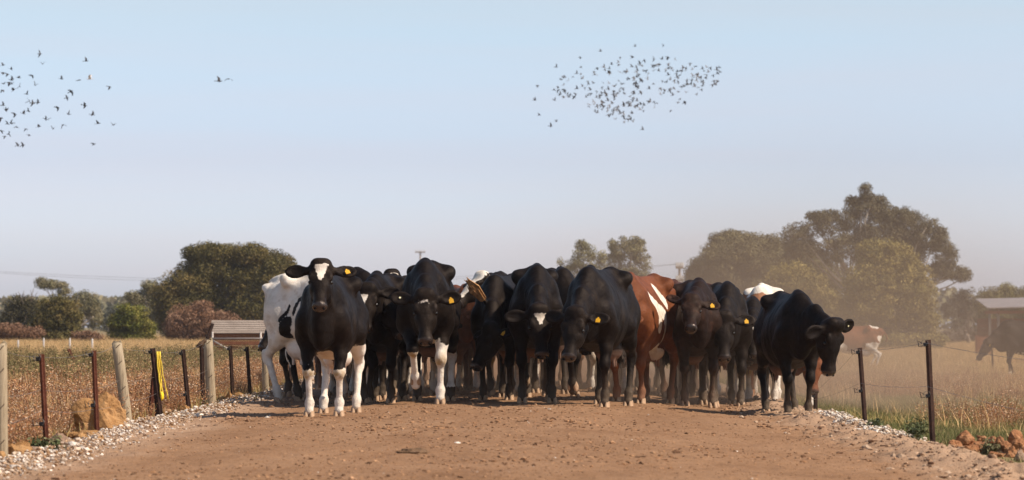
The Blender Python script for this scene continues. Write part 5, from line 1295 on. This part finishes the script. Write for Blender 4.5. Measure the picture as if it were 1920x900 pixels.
# ------------------------------------------------------------------ the herd
T = [('L', 'yellow')]
FR = dict(h=.018); MID = dict(h=.022); BK = dict(h=.032, switch=0)
herd = [
 # ---- front rank, left to right
 dict(label='black cow at the front with raised head, white blaze and white lower legs', px=607, Y=29.9, yaw=-5, sc=.94, poll=(602, 492), hp=58, hy=0, hr=2, tags=T, dx=(.04, .10, .05, .12), dy=(.0, .02, .0, .0), fat=.95, h=.015,
   white=[('blaze', .025, .205, .072, .012, .0), ('leg', 0, .50), ('leg', 1, .46), ('leg', 2, .72), ('leg', 3, .62), ('b', (.42, .26, 1.27), (.05, .12, .10), .3), ('b', (.30, .0, .56), (.34, .14, .09))], ear=(.03, .10)),
 dict(FR, label='white cow with black spots standing behind the front black cow', px=541, Y=35.8, ref=-.60, yaw=42, sc=1.02, pl=(1.2, -.1, 1.2), hp=60, hy=60, dx=(.05, -.1, .0, .06), switch=0,
   white=[('all',), ('xc', (.40, 1.42), (.02, 1.37), .045, 'R'), ('xc', (.30, 1.34), (-.14, 1.13), .030, 'R'), ('xc', (.30, 1.20), (.10, 1.06), .024, 'R'), ('xc', (.22, 1.22), (.06, 1.12), .016, 'R'), ('xc', (-.16, 1.08), (-.21, .99), .030, 'R'), ('xc', (-.30, 1.06), (-.38, .92), .028, 'R'),
     ('xc', (-.30, .90), (-.34, .78), .060, 'R'), ('xc', (-.02, .90), (-.05, .79), .058, 'R'), ('xc', (.08, .70), (.10, .58), .085, 'R'), ('xc', (.25, .95), (.25, .6), .07, 'R'), ('xfront', .38), ('xb', (-.6, .18, .4), (.2, .2, .42))]),
 dict(MID, label='black cow whose head shows in profile at the far left behind the spotted cow', px=552, Y=39.0, yaw=-25, sc=1.0, poll=(519, 584), hp=60, hy=-58, white=[('h', (.12, -.10, -.03), (.05, .05, .06))], neck=.72),
 dict(FR, label='black cow with a white forehead blotch close behind the front cow', px=706, Y=34.6, yaw=-4, sc=.98, poll=(688, 537), hp=66, hy=-3, white=[('blaze', .09, .235, .052, .010, -.025)], dx=(.0, -.10, .1, -.1)),
 dict(FR, label='all black cow with lowered head right of the one with a forehead blotch', px=738, Y=36.4, yaw=6, sc=.98, poll=(716, 545), hp=66, hy=8, dx=(.0, .06, .1, -.1), dy=(-.02, .02, 0, 0)),
 dict(label='large black cow lifting a white front leg, small white forehead mark', px=797, Y=33.8, yaw=-2, sc=1.06, poll=(797, 549), hp=72, hy=2, hr=-3, tags=T + [('R', 'button')], dx=(.10, .05, .12, -.12), dy=(0, .06, .03, 0), lift=(0, .13, 0, 0), fat=1.0, h=.015,
   white=[('h', (.085, .0, .0), (.022, .062, .05)), ('h', (.12, .035, .0), (.05, .016, .05)), ('leg', 0, .62), ('leg', 1, .52), ('leg', 2, .50, .17), ('b', (.50, .10, .62), (.16, .09, .07))]),
 dict(FR, label='black cow lowering its head to the left in front of a tan tail', px=930, Y=35.2, yaw=-10, sc=.97, poll=(915, 612), hp=62, hy=-52, tags=T, neck=.74, dx=(.03, .0, .1, -.1), white=[('h', (.03, -.06, -.02), (.02, .02, .03))]),
 dict(label='large black cow with a white heart shaped forehead mark and lowered head', px=1007, Y=34.0, yaw=1, sc=1.02, poll=(1012, 578), hp=74, hy=14, hr=-4, neck=.72, fat=1.04, h=.015, dx=(.05, .02, .12, -.1), dy=(0, .0, .0, .07), lift=(0, 0, 0, .09), tail=[(-.90, 0, 1.33), (-.98, -.15, 1.22), (-.75, -.38, 1.12), (-.40, -.46, 1.08), (-.15, -.52, 1.06), (-.12, -.57, 1.12)], switch='tan', switch_len=.26,
   white=[('blaze', .06, .165, .060, .008, 0)]),
 dict(label='large glossy black cow walking left with a lifted front leg and turned head', px=1106, Y=32.6, yaw=-13, sc=1.0, poll=(1076, 583), hp=66, hy=-22, tags=T, neck=.70, fat=1.02, h=.015, dx=(.04, .16, .02, -.05), lift=(0, .10, 0, 0), dust=.3),
 dict(FR, label='red and white cow seen from its front left with a white streaked flank', px=1180, Y=35.2, yaw=-17, sc=1.0, coat='red', poll=(1150, 585), hp=50, hy=-40, fat=.95, dx=(.0, .0, .05, -.1), dy=(-.03, .0, 0, 0), dust=.35,
   white=[('c', (.50, 1.22), (.25, 1.07), .062), ('c', (.27, 1.06), (.24, .86), .058), ('c', (.27, 1.06), (-.02, .99), .075), ('c', (-.02, .99), (-.06, .74), .075), ('c', (.05, 1.02), (.0, .93), .07), ('c', (-.02, 1.27), (-.22, 1.14), .08), ('c', (.05, .62), (-.3, .55), .07), ('c', (.50, .72), (.54, .52), .022)]),
 dict(FR, label='dark brown cow with head held high and a yellow tag, brown chest', px=1310, Y=35.7, yaw=2, sc=.98, coat='brown', poll=(1296, 556), hp=46, hy=-4, hs=.94, fat=.84, tags=T, dx=(.05, -.03, .1, -.1), dust=.35, ear=(.10, -.75)),
 dict(FR, label='black cow with hunched back and lowered head at the right of the herd', px=1364, Y=36.3, yaw=2, sc=.98, poll=(1357, 590), hp=70, hy=-2, hs=1.05, tags=T, fat=1.05, dx=(.02, .08, .1, -.1), dust=.4, neck=.66),
 dict(label='dark cow at the right end of the herd turning its lowered head to the right', px=1496, Y=32.9, yaw=6, sc=.90, coat='black', poll=(1572, 608), hp=98, hy=42, hr=0, hs=1.15, ear=(.0, .45), tags=[('L', 'button')], neck=.84, fat=1.18, belly=.02, dx=(.03, -.02, .20, .12), dy=(-.03, .05, 0, 0), dust=.35, h=.015),
 # ---- second rank and behind
 dict(MID, label='dark cow with white on its back behind the front black cow', px=665, Y=37.4, yaw=-10, sc=1.0, pl=(1.15, -.25, 1.05), hp=70, hy=-20, white=[('b', (-.2, .1, 1.42), (.28, .28, .16)), ('b', (.5, .12, 1.45), (.12, .12, .1)), ('leg', 0, .5), ('leg', 1, .5)]),
 dict(MID, label='dark cow with white forehead whose raised head peeps over the backs', px=742, Y=41.5, yaw=10, sc=1.02, poll=(736, 509), hp=42, hy=24, white=[('blaze', .05, .28, .06, .04, .0), ('leg', 1, .4)]),
 dict(MID, label='cow with a white face and black eye patch peering left over a red cow', px=936, Y=37.8, yaw=-20, sc=1.0, poll=(901, 513), hp=40, hy=-52, neck=.62, white=[('h', (.2, 0, .03), (.4, .12, .065)), ('h', (.02, 0, -.05), (.12, .09, .14)), ('xh', (.19, .1, -.06), (.11, .09, .07)), ('xh', (.19, -.1, -.06), (.11, .09, .07))]),
 dict(MID, label='plain red cow wedged between two black cows', px=872, Y=40.2, yaw=8, sc=.93, coat='red', pl=(1.2, .25, 1.1), hp=70, hy=20, white=[('leg', 0, .4)]),
 dict(MID, label='black cow with a humped back behind the heart marked cow', px=1052, Y=37.2, yaw=5, sc=1.04, pl=(1.2, .2, 1.0), hp=75, hy=10),
 dict(MID, label='black cow with a patch of white back behind the lowered head', px=945, Y=38.6, yaw=0, sc=1.0, pl=(1.2, 0, 1.0), hp=75, hy=0, white=[('b', (-.3, 0, 1.43), (.3, .25, .08)), ('leg', 0, .6), ('leg', 1, .6)]),
 dict(MID, label='dark red cow behind the red and white cow', px=1262, Y=39.6, yaw=-20, sc=1.02, coat='darkred', pl=(1.2, 0, 1.05), hp=70, hy=-20),
 dict(MID, label='white and tan cow with bony hips behind the hunched black cow', px=1428, Y=38.2, yaw=-6, sc=1.0, coat='tan', pl=(1.1, -.15, .95), hp=75, hy=-6, hs=.9, white=[('b', (-.2, 0, 1.43), (.8, .6, .085)), ('b', (.62, 0, 1.40), (.25, .2, .12)), ('leg', 0, .62), ('leg', 1, .62), ('leg', 2, .6)], fat=.9),
 dict(MID, label='black cow with a white forehead spot squeezed behind the hunched cow', px=1412, Y=37.4, yaw=-5, sc=.88, poll=(1412, 603), hp=68, hy=4, hs=.95, white=[('h', (.10, 0, 0), (.03, .03, .05)), ('leg', 1, .55, .05)]),
 dict(MID, label='red cow with its face lowered to the ground behind the right end cow', px=1500, Y=37.2, yaw=10, sc=.84, coat='red', poll=(1524, 662), hp=80, hy=6, hs=1.1, ear=(1.8, 1.8), neck=.82, pinknose=0, white=[('leg', 0, .5), ('leg', 1, .5), ('h', (0, -.04, 0), (.05, .05, .06))]),
]
fill = [(640, 39.5, -8, 'black', 'white legs showing behind the front cow', 1), (700, 40.5, 6, 'black', 'dark legs behind the blotched cow', 0), (790, 38.5, 10, 'black', 'white hind legs behind the leg lifting cow', 1), (840, 41.0, -5, 'tan', 'tan legs seen under the leg lifting cow', 1), (880, 43.0, 4, 'red', 'red legs in the dust under the tan tail', 0),
        (925, 41.2, -12, 'tan', 'pale legs in the dust under the lowered head', 1), (985, 40.4, 8, 'red', 'pale brown legs in the dust behind the heart marked cow', 1), (1040, 42.0, -6, 'darkred', 'dust veiled dark legs behind the heart marked cow', 0), (1090, 40.6, 14, 'black', 'white shins in the dust behind the glossy black cow', 1), (1150, 41.8, -10, 'darkred', 'brown legs in the dust behind the glossy black cow', 1),
        (1215, 43.0, 6, 'black', 'dark legs in the dust behind the red and white cow', 0), (1300, 41.0, -8, 'darkred', 'dark legs in the dust behind the brown chested cow', 0), (1345, 40.2, 4, 'black', 'pale streaked legs in the dust behind the hunched cow', 1), (1400, 42.5, 10, 'black', 'white legs in the dust at the back of the herd', 1), (1460, 40.8, -4, 'darkred', 'white shins between the legs of the right end cow', 1)]
fill += [(620, 43.5, 5, 'darkred', 'brown legs far back at the left of the herd', 0), (675, 45.0, -8, 'black', 'dark legs far back behind the left cows', 0), (745, 44.0, 12, 'black', 'dark legs far back behind the leg lifting cow', 1), (815, 45.5, -4, 'darkred', 'brown legs far back left of the tan tail', 0), (900, 46.0, 6, 'black', 'dark legs far back right of the tan tail', 0),
         (960, 44.8, -10, 'darkred', 'brown legs far back behind the heart marked cow', 1), (1015, 46.5, 4, 'black', 'dark legs far back in the middle of the herd', 0), (1070, 45.0, 10, 'tan', 'pale legs far back in the middle of the herd', 0), (1125, 46.0, -6, 'black', 'dark legs far back behind the glossy black cow', 0), (1185, 45.2, 8, 'darkred', 'brown legs far back behind the glossy black cow', 0), (1250, 46.4, -4, 'black', 'dark legs far back behind the red and white cow', 0), (1325, 45.0, 5, 'darkred', 'brown legs far back right of the red and white cow', 0), (1385, 46.0, -7, 'black', 'dark legs far back behind the hunched cow', 0)]
for i, (px, y, yw, c, t, wl_) in enumerate(fill):
    herd.append(dict(BK, label=('cow deep in the herd, ' + t), px=px, Y=y, yaw=yw, sc=.93 + .02 * (i % 3), coat=c, pl=(1.15, .1 * (i % 3 - 1), .95), hp=75, hy=yw, eyes=0, dust=.45, dx=((.08, -.12), (-.1, .1), (.0, .06))[i % 3] + ((.1, -.1), (-.12, .08))[i % 2], white=[('leg', i % 2, .62), ('leg', 2 + i % 2, .6), ('leg', 1 - i % 2, .35)] if wl_ else []))
herd += [
 dict(BK, label='red and white cow grazing apart in the right hand field', px=1636, Y=96, ref=-.6, yaw=-82, sc=.95, coat='red', pl=(1.25, .1, .75), hp=65, hy=-80, dx=(.1, -.1, -.02, .1), white=[('b', (-.62, .2, .55), (.3, .3, .42)), ('b', (-.75, .12, 1.05), (.10, .2, .14)), ('b', (-.6, 0, 1.42), (.12, .1, .05)), ('b', (-.2, .1, .62), (.4, .3, .10)), ('b', (.55, .2, .7), (.25, .3, .2)), ('leg', 2, .9), ('leg', 3, .9)], tail=[(-.9, 0, 1.33), (-1.0, 0, 1.22), (-1.08, 0, 1.05), (-1.02, 0, .95)], switch=0, group='cattle out in the right field'),
 dict(BK, label='dark cow with a yellow tag grazing by the shed at the right edge', px=1893, Y=82, ref=.6, yaw=-80, sc=1.05, coat='black', pl=(1.25, .1, .95), hp=60, hy=-75, tags=[('L', 'yellow')], eyes=1, dx=(.1, -.1, -.1, .1), white=[('b', (.3, .0, .58), (.30, .2, .06)), ('leg', 0, .2)], group='cattle out in the right field'),
]
for sp in herd: cow(sp)

# ------------------------------------------------------------------ dust raised by the herd, and the thin haze of the day
m = bpy.data.materials.new('haze_air'); m.use_nodes = True; nt = m.node_tree; nt.nodes.remove(nt.nodes['Principled BSDF'])
pv = nt.nodes.new('ShaderNodeVolumePrincipled'); pv.inputs['Color'].default_value = (.86, .88, .95, 1); pv.inputs['Density'].default_value = .0002; pv.inputs['Anisotropy'].default_value = .2
nt.links.new(pv.outputs[0], nt.nodes['Material Output'].inputs['Volume'])
bm = bmesh.new(); box_bm(bm, (0, 765, 18), (3000, 1600, 44)); hz = bm_obj('haze', bm, m); tag(hz, kind='stuff')

m = bpy.data.materials.new('dust_air'); m.use_nodes = True; nt = m.node_tree; nt.nodes.remove(nt.nodes['Principled BSDF'])
pv = nt.nodes.new('ShaderNodeVolumePrincipled'); pv.inputs['Color'].default_value = (.66, .47, .33, 1); pv.inputs['Anisotropy'].default_value = .1
tc = nt.nodes.new('ShaderNodeTexCoord')
def vm(op, *a):
    n = nt.nodes.new('ShaderNodeMath'); n.operation = op
    for i, x in enumerate(a):
        if isinstance(x, (int, float)): n.inputs[i].default_value = x
        else: nt.links.new(x, n.inputs[i])
    return n.outputs[0]
sp = nt.nodes.new('ShaderNodeSeparateXYZ'); nt.links.new(tc.outputs['Object'], sp.inputs[0])
def gauss(sock, c, w): d = vm('DIVIDE', vm('SUBTRACT', sock, c), w); return vm('EXPONENT', vm('MULTIPLY', vm('MULTIPLY', d, d), -1.0))
nz = nt.nodes.new('ShaderNodeTexNoise'); nz.inputs['Scale'].default_value = .28; nz.inputs['Detail'].default_value = 3; nt.links.new(tc.outputs['Object'], nz.inputs['Vector'])
low = vm('MULTIPLY', vm('MULTIPLY', gauss(sp.outputs['X'], 2.2, 3.2), gauss(sp.outputs['Z'], -.3, .75)), gauss(sp.outputs['Y'], 42, 5.0))
high = vm('MULTIPLY', vm('MULTIPLY', gauss(sp.outputs['X'], 5.0, 4.2), gauss(sp.outputs['Z'], .2, 2.4)), gauss(sp.outputs['Y'], 55, 14))
den = vm('MULTIPLY', vm('ADD', vm('MULTIPLY', low, .17), vm('MULTIPLY', high, .033)), vm('ADD', vm('MULTIPLY', nz.outputs['Fac'], 1.6), .2))
nt.links.new(den, pv.inputs['Density']); nt.links.new(pv.outputs[0], nt.nodes['Material Output'].inputs['Volume'])
bm = bmesh.new(); box_bm(bm, (5.5, 62.5, 2.6), (23, 61, 7.0)); d_ = bm_obj('dust', bm, m); tag(d_, kind='stuff')
S.cycles.volume_step_rate = 4.0
S.cycles.volume_max_steps = 64
